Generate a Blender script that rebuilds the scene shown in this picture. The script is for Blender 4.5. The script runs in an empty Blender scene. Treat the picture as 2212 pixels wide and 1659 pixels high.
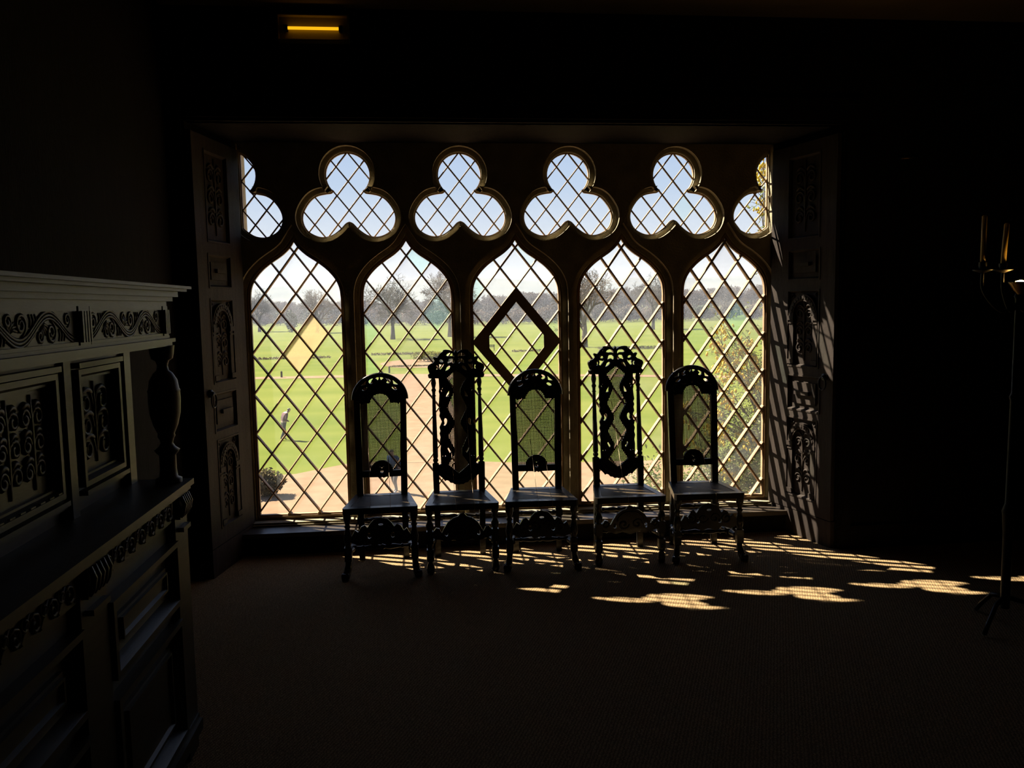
import bpy, bmesh, math, random
from math import sin, cos, pi, radians, sqrt
from mathutils import Vector, Matrix
from mathutils.geometry import tessellate_polygon

random.seed(11)
scene = bpy.context.scene
COL = scene.collection

# ------------------------------------------------------------------ camera
cam = bpy.data.cameras.new('camera')
cam.sensor_width = 36.0
cam.lens = 28.660
cam.clip_start = 0.05
cam.clip_end = 9000
cob = bpy.data.objects.new('camera', cam)
COL.objects.link(cob)
cob.matrix_world = Matrix(((0.99431, 0.02684, -0.10309, 0.92909),
                           (-0.10519, 0.09426, -0.98998, -6.07293),
                           (-0.01685, 0.99519, 0.09655, 1.73485),
                           (0, 0, 0, 1)))
scene.camera = cob

# ------------------------------------------------------------------ sky, sun, exposure
world = bpy.data.worlds.new('sky')
scene.world = world
world.use_nodes = True
nt = world.node_tree
nt.nodes.clear()
wo = nt.nodes.new('ShaderNodeOutputWorld')
bg = nt.nodes.new('ShaderNodeBackground')
tc = nt.nodes.new('ShaderNodeTexCoord')
sx = nt.nodes.new('ShaderNodeSeparateXYZ')
rp = nt.nodes.new('ShaderNodeValToRGB')
el = rp.color_ramp.elements
el[0].position = 0.0
el[0].color = (0.98, 0.97, 0.97, 1)
el[1].position = 1.0
el[1].color = (0.24, 0.40, 0.86, 1)
for p_, c_ in ((0.06, (0.86, 0.91, 0.99, 1)), (0.14, (0.62, 0.76, 0.98, 1)), (0.30, (0.42, 0.58, 0.95, 1))):
    e_ = el.new(p_)
    e_.color = c_
nt.links.new(tc.outputs['Generated'], sx.inputs[0])
nt.links.new(sx.outputs['Z'], rp.inputs[0])
nt.links.new(rp.outputs[0], bg.inputs[0])
nt.links.new(bg.outputs[0], wo.inputs[0])
bg.inputs[1].default_value = 0.93

SUN_DIR = Vector((0.7608, -0.6235, -1.0)).normalized()
sl = bpy.data.lights.new('sun', 'SUN')
sl.energy = 26.0
sl.angle = radians(0.53)
sl.color = (1.0, 0.89, 0.72)
so = bpy.data.objects.new('sun', sl)
COL.objects.link(so)
so.rotation_euler = SUN_DIR.to_track_quat('-Z', 'Y').to_euler()
so.location = (-30, 25, 40)

vs = scene.view_settings
vs.view_transform = 'Standard'
vs.look = 'None'
vs.exposure = 0.0
vs.gamma = 1.0
vs.use_curve_mapping = False
scene.cycles.use_denoising = True
scene.cycles.transparent_max_bounces = 16
scene.cycles.max_bounces = 8
scene.cycles.diffuse_bounces = 4
scene.cycles.sample_clamp_indirect = 4.0
scene.cycles.caustics_reflective = False
scene.cycles.caustics_refractive = False

# ------------------------------------------------------------------ materials
MATS = {}


def mat(name, col, rough=0.6, col2=None, scale=8.0, stretch=(1, 1, 1), bump=0.0, bscale=60.0, metal=0.0,
        coat=0.0, spec=0.5, detail=4.0):
    m = bpy.data.materials.new(name)
    m.use_nodes = True
    n = m.node_tree.nodes
    l = m.node_tree.links
    b = n['Principled BSDF']
    b.inputs['Base Color'].default_value = (*col, 1)
    b.inputs['Roughness'].default_value = rough
    b.inputs['Metallic'].default_value = metal
    b.inputs['Coat Weight'].default_value = coat
    b.inputs['Specular IOR Level'].default_value = spec
    t = n.new('ShaderNodeTexCoord')
    mp = n.new('ShaderNodeMapping')
    mp.inputs['Scale'].default_value = stretch
    l.new(t.outputs['Object'], mp.inputs[0])
    if col2 is not None:
        nz = n.new('ShaderNodeTexNoise')
        nz.inputs['Scale'].default_value = scale
        nz.inputs['Detail'].default_value = detail
        l.new(mp.outputs[0], nz.inputs['Vector'])
        r = n.new('ShaderNodeValToRGB')
        r.color_ramp.elements[0].position = 0.32
        r.color_ramp.elements[0].color = (*col, 1)
        r.color_ramp.elements[1].position = 0.68
        r.color_ramp.elements[1].color = (*col2, 1)
        l.new(nz.outputs['Fac'], r.inputs[0])
        l.new(r.outputs[0], b.inputs['Base Color'])
    if bump > 0:
        nb = n.new('ShaderNodeTexNoise')
        nb.inputs['Scale'].default_value = bscale
        nb.inputs['Detail'].default_value = 3
        l.new(mp.outputs[0], nb.inputs['Vector'])
        bp = n.new('ShaderNodeBump')
        bp.inputs['Strength'].default_value = bump
        bp.inputs['Distance'].default_value = 0.01
        l.new(nb.outputs['Fac'], bp.inputs['Height'])
        l.new(bp.outputs[0], b.inputs['Normal'])
    MATS[name] = m
    return m


mat('stone', (0.26, 0.22, 0.14), 0.9, (0.38, 0.325, 0.22), 9, bump=0.5, bscale=70, spec=0.2)
mat('frame_paint', (0.28, 0.175, 0.095), 0.6, (0.37, 0.245, 0.14), 14, bump=0.2, bscale=80, spec=0.3)
mat('dark_oak', (0.018, 0.013, 0.008), 0.42, (0.034, 0.024, 0.014), 5, (6, 6, 1), 0.25, 30)
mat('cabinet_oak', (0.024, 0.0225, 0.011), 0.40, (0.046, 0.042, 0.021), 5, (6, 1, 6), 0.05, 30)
mat('shutter_oak', (0.027, 0.0205, 0.017), 0.65, (0.046, 0.035, 0.029), 4, (8, 8, 0.8), 0.3, 40, spec=0.12)
mat('sill_oak', (0.040, 0.030, 0.022), 0.32, (0.065, 0.050, 0.036), 5, (0.8, 8, 8), 0.15, 30)
mat('chair_black', (0.008, 0.0065, 0.005), 0.32, (0.013, 0.010, 0.007), 10, (1, 1, 1), 0.1, 40, coat=0.1, spec=0.4)
mat('cane', (0.060, 0.042, 0.022), 0.45, (0.10, 0.07, 0.038), 30)
mat('cord', (0.55, 0.42, 0.26), 0.7)
mat('iron', (0.010, 0.010, 0.010), 0.45, metal=0.6)
mat('brass', (0.35, 0.22, 0.07), 0.35, metal=1.0)
mat('beeswax', (0.62, 0.43, 0.10), 0.5)
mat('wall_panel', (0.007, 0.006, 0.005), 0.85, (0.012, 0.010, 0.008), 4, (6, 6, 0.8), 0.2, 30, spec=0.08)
mat('plaster_ochre', (0.13, 0.095, 0.04), 0.9, (0.17, 0.125, 0.055), 3)
mat('lamp_housing', (0.25, 0.20, 0.09), 0.5)
mat('grass', (0.074, 0.098, 0.0135), 0.95, (0.108, 0.122, 0.022), 0.10, (1, 2.2, 1), detail=6, spec=0.05)
mat('gravel', (0.165, 0.106, 0.064), 0.95, (0.205, 0.138, 0.086), 1.1, detail=8, spec=0.05)
mat('bark', (0.060, 0.047, 0.034), 0.9, (0.095, 0.075, 0.056), 3, bump=0.3, bscale=8, spec=0.1)
mat('bark_grey', (0.070, 0.062, 0.054), 0.9, (0.105, 0.092, 0.08), 3, spec=0.1)
mat('twig_brown', (0.115, 0.082, 0.060), 0.9, (0.15, 0.11, 0.082), 0.8, spec=0.1)
mat('twig_grey', (0.098, 0.084, 0.070), 0.9, (0.13, 0.113, 0.094), 0.8, spec=0.1)
mat('evergreen', (0.030, 0.045, 0.026), 0.8, (0.052, 0.070, 0.038), 1.2, spec=0.2)
mat('shrub_yellow', (0.15, 0.14, 0.026), 0.8, (0.10, 0.115, 0.03), 1.2, spec=0.1)
mat('dry_shrub', (0.065, 0.056, 0.030), 0.8, (0.11, 0.09, 0.045), 6, spec=0.1)
mat('hill_wood', (0.11, 0.125, 0.13), 1.0, (0.14, 0.15, 0.145), 0.004, spec=0.0)
mat('meadow', (0.13, 0.165, 0.035), 1.0, (0.16, 0.19, 0.045), 0.01, spec=0.0)
mat('leaf', (0.095, 0.135, 0.040), 0.45, (0.22, 0.235, 0.08), 9, spec=0.3)
mat('petal', (0.52, 0.37, 0.012), 0.55, (0.58, 0.46, 0.03), 20)
mat('dark_wood_post', (0.03, 0.025, 0.02), 0.8)
mat('bench_wood', (0.08, 0.05, 0.03), 0.8)
mat('skin', (0.48, 0.30, 0.21), 0.6)
mat('shirt_plaid', (0.10, 0.026, 0.030), 0.9, (0.06, 0.036, 0.05), 14, (1, 1, 1))
mat('jumper_pale', (0.28, 0.21, 0.165), 0.9)
mat('trousers_dark', (0.03, 0.034, 0.036), 0.9, (0.042, 0.046, 0.046), 6)
mat('hair_dark', (0.03, 0.024, 0.018), 0.7)
mat('shirt_blue', (0.04, 0.12, 0.28), 0.9)
mat('trousers_grey', (0.10, 0.095, 0.09), 0.9)
mat('shoe', (0.35, 0.33, 0.30), 0.7)
mat('car_red', (0.26, 0.03, 0.025), 0.3, coat=0.6)
mat('car_white', (0.36, 0.36, 0.36), 0.3, coat=0.6)
mat('car_glass', (0.03, 0.035, 0.04), 0.1)
mat('tyre', (0.015, 0.015, 0.015), 0.9)


def leaf_translucent(name, fac):
    m = MATS[name]
    n = m.node_tree.nodes
    l = m.node_tree.links
    b = n['Principled BSDF']
    o = n['Material Output']
    tr = n.new('ShaderNodeBsdfTranslucent')
    mx = n.new('ShaderNodeMixShader')
    mx.inputs[0].default_value = fac
    src = b.inputs['Base Color']
    if src.links:
        l.new(src.links[0].from_socket, tr.inputs[0])
    else:
        tr.inputs[0].default_value = src.default_value
    l.new(b.outputs[0], mx.inputs[1])
    l.new(tr.outputs[0], mx.inputs[2])
    l.new(mx.outputs[0], o.inputs[0])


leaf_translucent('leaf', 0.4)
leaf_translucent('petal', 0.4)
leaf_translucent('shrub_yellow', 0.45)
leaf_translucent('dry_shrub', 0.3)


def glass(name, tint, milk, milk_col=(0.85, 0.86, 0.84)):
    """thin leaded glass: sees through, a little milky with age and dust, faint gloss"""
    m = bpy.data.materials.new(name)
    m.use_nodes = True
    n = m.node_tree.nodes
    l = m.node_tree.links
    n.clear()
    o = n.new('ShaderNodeOutputMaterial')
    tr = n.new('ShaderNodeBsdfTransparent')
    tr.inputs[0].default_value = (*tint, 1)
    tl = n.new('ShaderNodeBsdfTranslucent')
    tl.inputs[0].default_value = (*milk_col, 1)
    gl = n.new('ShaderNodeBsdfGlossy')
    gl.inputs['Roughness'].default_value = 0.03
    m1 = n.new('ShaderNodeMixShader')
    m2 = n.new('ShaderNodeMixShader')
    t = n.new('ShaderNodeTexCoord')
    nz = n.new('ShaderNodeTexNoise')
    nz.inputs['Scale'].default_value = 7
    nz.inputs['Detail'].default_value = 5
    l.new(t.outputs['Object'], nz.inputs['Vector'])
    mr = n.new('ShaderNodeMapRange')
    mr.inputs[1].default_value = 0.3
    mr.inputs[2].default_value = 0.75
    mr.inputs[3].default_value = milk * 0.55
    mr.inputs[4].default_value = milk * 1.5
    l.new(nz.outputs['Fac'], mr.inputs[0])
    l.new(mr.outputs[0], m1.inputs[0])
    l.new(tr.outputs[0], m1.inputs[1])
    l.new(tl.outputs[0], m1.inputs[2])
    lw = n.new('ShaderNodeLayerWeight')
    lw.inputs[0].default_value = 0.5
    pw = n.new('ShaderNodeMath')
    pw.operation = 'POWER'
    pw.inputs[1].default_value = 5.0
    ad = n.new('ShaderNodeMath')
    ad.operation = 'MULTIPLY_ADD'
    ad.inputs[1].default_value = 0.8
    ad.inputs[2].default_value = 0.02
    l.new(lw.outputs['Facing'], pw.inputs[0])
    l.new(pw.outputs[0], ad.inputs[0])
    l.new(ad.outputs[0], m2.inputs[0])
    l.new(m1.outputs[0], m2.inputs[1])
    l.new(gl.outputs[0], m2.inputs[2])
    l.new(m2.outputs[0], o.inputs[0])
    MATS[name] = m


glass('glass_clear', (0.985, 0.99, 0.985), 0.002)
glass('glass_old', (0.975, 0.98, 0.97), 0.010)
glass('glass_old_dusty', (0.965, 0.97, 0.96), 0.018)
glass('glass_smoky', (0.90, 0.905, 0.91), 0.022)
glass('glass_teal', (0.86, 0.95, 0.93), 0.020, (0.60, 0.86, 0.80))
glass('glass_pale_green', (0.93, 0.97, 0.95), 0.010, (0.7, 0.9, 0.85))
glass('glass_cream', (0.90, 0.85, 0.72), 0.55, (0.42, 0.375, 0.245))


def emit(name, col, strength):
    m = bpy.data.materials.new(name)
    m.use_nodes = True
    n = m.node_tree.nodes
    l = m.node_tree.links
    n.clear()
    o = n.new('ShaderNodeOutputMaterial')
    e = n.new('ShaderNodeEmission')
    e.inputs[0].default_value = (*col, 1)
    e.inputs[1].default_value = strength
    l.new(e.outputs[0], o.inputs[0])
    MATS[name] = m


emit('lamp_tube', (1.0, 0.46, 0.008), 1.15)
emit('uplight_bulb', (1.0, 0.55, 0.14), 90.0)


def carpet():
    m = mat('carpet', (0.15, 0.095, 0.042), 0.95, spec=0.05)
    n = m.node_tree.nodes
    l = m.node_tree.links
    b = n['Principled BSDF']
    t = n.new('ShaderNodeTexCoord')
    mp = n.new('ShaderNodeMapping')
    mp.inputs['Rotation'].default_value = (0, 0, radians(24))
    l.new(t.outputs['Object'], mp.inputs[0])
    w1 = n.new('ShaderNodeTexWave')
    w1.inputs['Scale'].default_value = 22
    w1.inputs['Distortion'].default_value = 5.0
    w1.inputs['Detail Scale'].default_value = 3.0
    w1.inputs['Detail'].default_value = 2
    l.new(mp.outputs[0], w1.inputs['Vector'])
    w2 = n.new('ShaderNodeTexWave')
    w2.bands_direction = 'Y'
    w2.inputs['Scale'].default_value = 34
    w2.inputs['Distortion'].default_value = 5.0
    w2.inputs['Detail Scale'].default_value = 3.0
    l.new(mp.outputs[0], w2.inputs['Vector'])
    mu = n.new('ShaderNodeMath')
    mu.operation = 'MULTIPLY'
    l.new(w1.outputs['Fac'], mu.inputs[0])
    l.new(w2.outputs['Fac'], mu.inputs[1])
    nz = n.new('ShaderNodeTexNoise')
    nz.inputs['Scale'].default_value = 3
    l.new(t.outputs['Object'], nz.inputs['Vector'])
    r = n.new('ShaderNodeValToRGB')
    r.color_ramp.elements[0].color = (0.175, 0.118, 0.060, 1)
    r.color_ramp.elements[1].color = (0.440, 0.300, 0.158, 1)
    r.color_ramp.elements[1].position = 0.7
    l.new(mu.outputs[0], r.inputs[0])
    l.new(r.outputs[0], b.inputs['Base Color'])
    bp = n.new('ShaderNodeBump')
    bp.inputs['Strength'].default_value = 0.5
    bp.inputs['Distance'].default_value = 0.006
    l.new(mu.outputs[0], bp.inputs['Height'])
    l.new(bp.outputs[0], b.inputs['Normal'])


carpet()


# ------------------------------------------------------------------ mesh building
def XZ(u, v, d):
    return (u, d, v)


class MB:
    def __init__(self):
        self.v = []
        self.f = []
        self.s = []
        self.m = []

    def add(self, verts, faces, smooth=False, mi=0):
        o = len(self.v)
        self.v.extend([tuple(p) for p in verts])
        for f in faces:
            self.f.append([i + o for i in f])
            self.s.append(smooth)
            self.m.append(mi)
        return self

    def box(self, x0, x1, y0, y1, z0, z1, mi=0):
        v = [(x, y, z) for x in (x0, x1) for y in (y0, y1) for z in (z0, z1)]
        return self.add(v, [(0, 1, 3, 2), (4, 6, 7, 5), (0, 4, 5, 1), (2, 3, 7, 6), (0, 2, 6, 4), (1, 5, 7, 3)], False, mi)

    def bbox(self, x0, x1, y0, y1, z0, z1, b=0.006):
        """box with chamfered edges on the front (low y) side"""
        v = [(x0, y1, z0), (x1, y1, z0), (x1, y1, z1), (x0, y1, z1),
             (x0, y0 + b, z0), (x1, y0 + b, z0), (x1, y0 + b, z1), (x0, y0 + b, z1),
             (x0 + b, y0, z0 + b), (x1 - b, y0, z0 + b), (x1 - b, y0, z1 - b), (x0 + b, y0, z1 - b)]
        f = [(0, 1, 2, 3), (8, 9, 10, 11)]
        for a in range(4):
            c = (a + 1) % 4
            f.append((a, c, 4 + c, 4 + a))
            f.append((4 + a, 4 + c, 8 + c, 8 + a))
        return self.add(v, f)

    def frustum(self, p0, p1, h0, h1, ux=(1, 0, 0)):
        """square bar from p0 to p1, half sizes h0/h1 = (a, b)"""
        p0 = Vector(p0)
        p1 = Vector(p1)
        w = (p1 - p0).normalized()
        u = Vector(ux)
        u = (u - w * u.dot(w)).normalized()
        t = w.cross(u)
        v = []
        for p, h in ((p0, h0), (p1, h1)):
            for a, b in ((-1, -1), (1, -1), (1, 1), (-1, 1)):
                v.append(p + u * a * h[0] + t * b * h[1])
        return self.add(v, [(3, 2, 1, 0), (4, 5, 6, 7), (0, 1, 5, 4), (1, 2, 6, 5), (2, 3, 7, 6), (3, 0, 4, 7)])

    def plate(self, outer, holes, d0, d1, fr=XZ, mi=0):
        loops = [outer] + list(holes)
        tri = tessellate_polygon([[Vector((p[0], p[1], 0)) for p in lp] for lp in loops])
        pts = [p for lp in loops for p in lp]
        n = len(pts)
        v = [fr(p[0], p[1], d0) for p in pts] + [fr(p[0], p[1], d1) for p in pts]
        f = [tuple(t) for t in tri] + [tuple(i + n for i in reversed(t)) for t in tri]
        k = 0
        for lp in loops:
            m = len(lp)
            for i in range(m):
                j = (i + 1) % m
                f.append((k + i, k + j, k + j + n, k + i + n))
            k += m
        return self.add(v, f, False, mi)

    def strip(self, a, b, smooth=False, closed=True):
        n = len(a)
        f = []
        for i in range(n if closed else n - 1):
            j = (i + 1) % n
            f.append((i, j, j + n, i + n))
        return self.add(list(a) + list(b), f, smooth)

    def lathe(self, prof, org=(0, 0, 0), n=10, axis='z', smooth=True):
        v = []
        f = []
        for r, h in prof:
            for i in range(n):
                a = 2 * pi * i / n
                c, s = r * cos(a), r * sin(a)
                if axis == 'z':
                    q = (org[0] + c, org[1] + s, org[2] + h)
                elif axis == 'x':
                    q = (org[0] + h, org[1] + c, org[2] + s)
                else:
                    q = (org[0] + c, org[1] + h, org[2] + s)
                v.append(q)
        m = len(prof)
        for k in range(m - 1):
            for i in range(n):
                j = (i + 1) % n
                f.append((k * n + i, k * n + j, (k + 1) * n + j, (k + 1) * n + i))
        self.add(v, f, smooth)
        self.add(v[:n], [tuple(range(n - 1, -1, -1))])
        return self.add(v[-n:], [tuple(range(n))])

    def tube(self, pts, r, n=6, smooth=True, flat=None):
        pts = [Vector(p) for p in pts]
        m = len(pts)
        rr = r if isinstance(r, (list, tuple)) else [r] * m
        d = (pts[1] - pts[0]).normalized()
        up = Vector((0, 0, 1)) if abs(d.z) < 0.9 else Vector((1, 0, 0))
        u = d.cross(up).normalized()
        v = []
        for i, p in enumerate(pts):
            a = pts[max(i - 1, 0)]
            b = pts[min(i + 1, m - 1)]
            t = (b - a)
            t = t.normalized() if t.length > 1e-9 else d
            u = (u - t * u.dot(t))
            u = u.normalized() if u.length > 1e-6 else t.orthogonal().normalized()
            w = t.cross(u)
            for k in range(n):
                an = 2 * pi * k / n
                o = u * cos(an) * rr[i] + w * sin(an) * rr[i]
                if flat:
                    fv, fs = flat
                    o = o - fv * o.dot(fv) * (1 - fs)
                v.append(p + o)
        f = []
        for i in range(m - 1):
            for k in range(n):
                j = (k + 1) % n
                f.append((i * n + k, i * n + j, (i + 1) * n + j, (i + 1) * n + k))
        f.append(tuple(range(n - 1, -1, -1)))
        f.append(tuple((m - 1) * n + k for k in range(n)))
        return self.add(v, f, smooth)

    def xf(self, M):
        self.v = [tuple(M @ Vector(p)) for p in self.v]
        return self

    def mesh(self, name, mats):
        me = bpy.data.meshes.new(name)
        me.from_pydata(self.v, [], self.f)
        bm = bmesh.new()
        bm.from_mesh(me)
        bmesh.ops.recalc_face_normals(bm, faces=bm.faces)
        bm.to_mesh(me)
        bm.free()
        me.polygons.foreach_set('use_smooth', self.s)
        for m_ in (mats if isinstance(mats, (list, tuple)) else [mats]):
            me.materials.append(MATS[m_])
        if any(self.m):
            me.polygons.foreach_set('material_index', self.m)
        me.update()
        return me

    def build(self, name, mats, parent=None, loc=None):
        ob = bpy.data.objects.new(name, self.mesh(name, mats))
        COL.objects.link(ob)
        if parent is not None:
            ob.parent = parent
        if loc:
            ob.location = loc
        return ob


def tag(o, label=None, cat=None, group=None, kind=None):
    if label:
        o['label'] = label
    if cat:
        o['category'] = cat
    if group:
        o['group'] = group
    if kind:
        o['kind'] = kind
    return o


def empty(name, loc=(0, 0, 0), rz=0.0):
    e = bpy.data.objects.new(name, None)
    COL.objects.link(e)
    e.location = loc
    e.rotation_euler = (0, 0, rz)
    e.empty_display_size = 0.1
    return e


def link(name, me, parent=None, loc=(0, 0, 0), rz=0.0, sc=1.0):
    o = bpy.data.objects.new(name, me)
    COL.objects.link(o)
    if parent is not None:
        o.parent = parent
    o.location = loc
    o.rotation_euler = (0, 0, rz)
    o.scale = (sc, sc, sc) if not isinstance(sc, tuple) else sc
    return o


def copy_tree(o, parent=None):
    c = o.copy()
    COL.objects.link(c)
    c.parent = parent
    for ch in list(o.children):
        copy_tree(ch, c)
    return c


# ------------------------------------------------------------------ 2D helpers
def catmull(p, n=6, closed=False):
    out = []
    m = len(p)
    rng = range(m) if closed else range(m - 1)
    for i in rng:
        if closed:
            a, b, c, d = p[(i - 1) % m], p[i], p[(i + 1) % m], p[(i + 2) % m]
        else:
            a, b, c, d = p[max(i - 1, 0)], p[i], p[i + 1], p[min(i + 2, m - 1)]
        for k in range(n):
            t = k / n
            out.append(tuple(0.5 * ((2 * b[j]) + (-a[j] + c[j]) * t + (2 * a[j] - 5 * b[j] + 4 * c[j] - d[j]) * t * t
                                    + (-a[j] + 3 * b[j] - 3 * c[j] + d[j]) * t ** 3) for j in range(len(b))))
    if not closed:
        out.append(tuple(p[-1]))
    return out


def area(p):
    return 0.5 * sum(p[i][0] * p[(i + 1) % len(p)][1] - p[(i + 1) % len(p)][0] * p[i][1] for i in range(len(p)))


def offset(p, d):
    """offset a closed loop outwards by d"""
    sgn = 1 if area(p) > 0 else -1
    n = len(p)
    out = []
    for i in range(n):
        a, b, c = Vector(p[i - 1]), Vector(p[i]), Vector(p[(i + 1) % n])
        e1 = (b - a).normalized()
        e2 = (c - b).normalized()
        n1 = Vector((e1.y, -e1.x)) * sgn
        n2 = Vector((e2.y, -e2.x)) * sgn
        m = n1 + n2
        if m.length < 1e-6:
            m = n1
        m.normalize()
        k = 1.0 / max(m.dot(n1), 0.55)
        q = b + m * d * k
        out.append((q.x, q.y))
    return out


def clip_half(poly, nx, ny, c):
    """keep nx*x+ny*y <= c"""
    out = []
    n = len(poly)
    for i in range(n):
        a, b = poly[i], poly[(i + 1) % n]
        da = nx * a[0] + ny * a[1] - c
        db = nx * b[0] + ny * b[1] - c
        if da <= 0:
            out.append(a)
        if (da < 0) != (db < 0) and abs(da - db) > 1e-12:
            t = da / (da - db)
            out.append((a[0] + (b[0] - a[0]) * t, a[1] + (b[1] - a[1]) * t))
    return out


def dedupe(p, e=1e-5):
    out = []
    for q in p:
        if not out or abs(q[0] - out[-1][0]) + abs(q[1] - out[-1][1]) > e:
            out.append(q)
    while len(out) > 1 and abs(out[0][0] - out[-1][0]) + abs(out[0][1] - out[-1][1]) < e:
        out.pop()
    return out


def inside(p, x, y):
    c = False
    n = len(p)
    j = n - 1
    for i in range(n):
        if (p[i][1] > y) != (p[j][1] > y) and x < (p[j][0] - p[i][0]) * (y - p[i][1]) / (p[j][1] - p[i][1]) + p[i][0]:
            c = not c
        j = i
    return c


def ell(cx, cy, rx, ry, n=12, rot=0.0):
    return [(cx + rx * cos(2 * pi * i / n) * cos(rot) - ry * sin(2 * pi * i / n) * sin(rot),
             cy + rx * cos(2 * pi * i / n) * sin(rot) + ry * sin(2 * pi * i / n) * cos(rot)) for i in range(n)]


def rect(x0, x1, y0, y1):
    return [(x0, y0), (x1, y0), (x1, y1), (x0, y1)]


def mirror(p):
    return [(-x, y) for x, y in reversed(p)]


# ------------------------------------------------------------------ the window wall
P = 0.80
Z0, ZT = 0.2228, 2.2116            # glass bottom, ogee tip
HW = 0.319
half = catmull([(0, 0), (0.032, -0.048), (0.086, -0.098), (0.157, -0.146), (0.226, -0.201), (0.282, -0.268), (0.311, -0.335), (HW, -0.41)], 4)
LANC = [(x, ZT + z) for x, z in half] + [(HW, 1.2), (HW, Z0)]
LANC = LANC + [(-x, z) for x, z in reversed(LANC[1:])]          # clockwise from the tip
LANC = dedupe(LANC)


def lancet(k):
    return [(x + k * P, z) for x, z in LANC]


top = [(0.157 * sin(a), 2.682 + 0.157 * cos(a)) for a in [pi * t / 14 * 0.72 for t in range(15)]]
lobe = catmull([(0.106, 2.572), (0.122, 2.556), (0.158, 2.551), (0.218, 2.538), (0.267, 2.506), (0.312, 2.445), (0.331, 2.387), (0.323, 2.330),
                (0.291, 2.282), (0.232, 2.249), (0.178, 2.242), (0.121, 2.257), (0.065, 2.297), (0.026, 2.338), (0.0, 2.350)], 3)
TREF = top + lobe
TREF = dedupe(TREF + [(-x, z) for x, z in reversed(TREF[1:-1])])


def trefoil(c):
    return [(x + c, z) for x, z in TREF]


XL, XR = -0.347, 3.532
trefs = [clip_half(trefoil(-0.4), -1, 0, -XL)] + [trefoil(P * (k + 0.5)) for k in range(4)] + [clip_half(trefoil(3.6), 1, 0, XR)]
trefs = [dedupe(t) for t in trefs]
lancs = [lancet(k) for k in range(5)]


def open_of(l, k):
    """stone opening round a lancet's glass: room for the casement frame"""
    o = offset(l, 0.024)
    return [(x, z - 0.030 if z < Z0 + 0.01 else z) for x, z in o]


opens = [open_of(l, k) for k, l in enumerate(lancs)] + [offset(t, 0.004) for t in trefs]
wm = MB()
YF, YC, YB = -0.085, -0.030, 0.014
outer = rect(-1.6, 4.9, -0.6, 3.9)
chs = []
for i, o in enumerate(opens):
    c = offset(o, 0.040 if i < 5 else 0.036)
    if i < 5:
        c = [(x, z) for x, z in c]
    if i in (5,):
        c = [(max(x, XL - 0.012), z) for x, z in c]
    if i in (10,):
        c = [(min(x, XR + 0.012), z) for x, z in c]
    chs.append(c)
# front skin, back skin, moulded chamfers (two steps) and the square inner edge
for y, hs in ((YF, chs), (YB, opens)):
    loops = [outer] + hs
    tri = tessellate_polygon([[Vector((p[0], p[1], 0)) for p in lp] for lp in loops])
    pts = [p for lp in loops for p in lp]
    wm.add([(p[0], y, p[1]) for p in pts], [tuple(t) for t in tri])
for o, c in zip(opens, chs):
    lipo = offset(o, 0.007)
    wm.strip([(p[0], YF, p[1]) for p in c], [(p[0], YC - 0.004, p[1]) for p in c])
    wm.strip([(p[0], YC - 0.004, p[1]) for p in c], [(p[0], YC - 0.004, p[1]) for p in lipo], True)
    wm.strip([(p[0], YC - 0.004, p[1]) for p in lipo], [(p[0], YC, p[1]) for p in o])
    wm.strip([(p[0], YC, p[1]) for p in o], [(p[0], YB, p[1]) for p in o])
wm.box(-1.6, XL - 0.03, YB, 0.15, -0.6, 3.9)  # unseen outer jamb at the left, sized to cut the sun
wm.box(-1.6, XL - 0.03, 0.14, 0.27, 2.24, 3.9)  # deeper unseen block added above to keep sun off the half trefoil

wm.box(-1.6, 4.9, YB, 0.14, 3.0, 3.9)
wall_window = tag(wm.build('wall_window', 'stone'), 'gothic stone tracery wall of five lancets and trefoils', kind='structure')

GY = 0.0
panes_special = {  # (window index, x, z): glass kind
}


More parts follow.
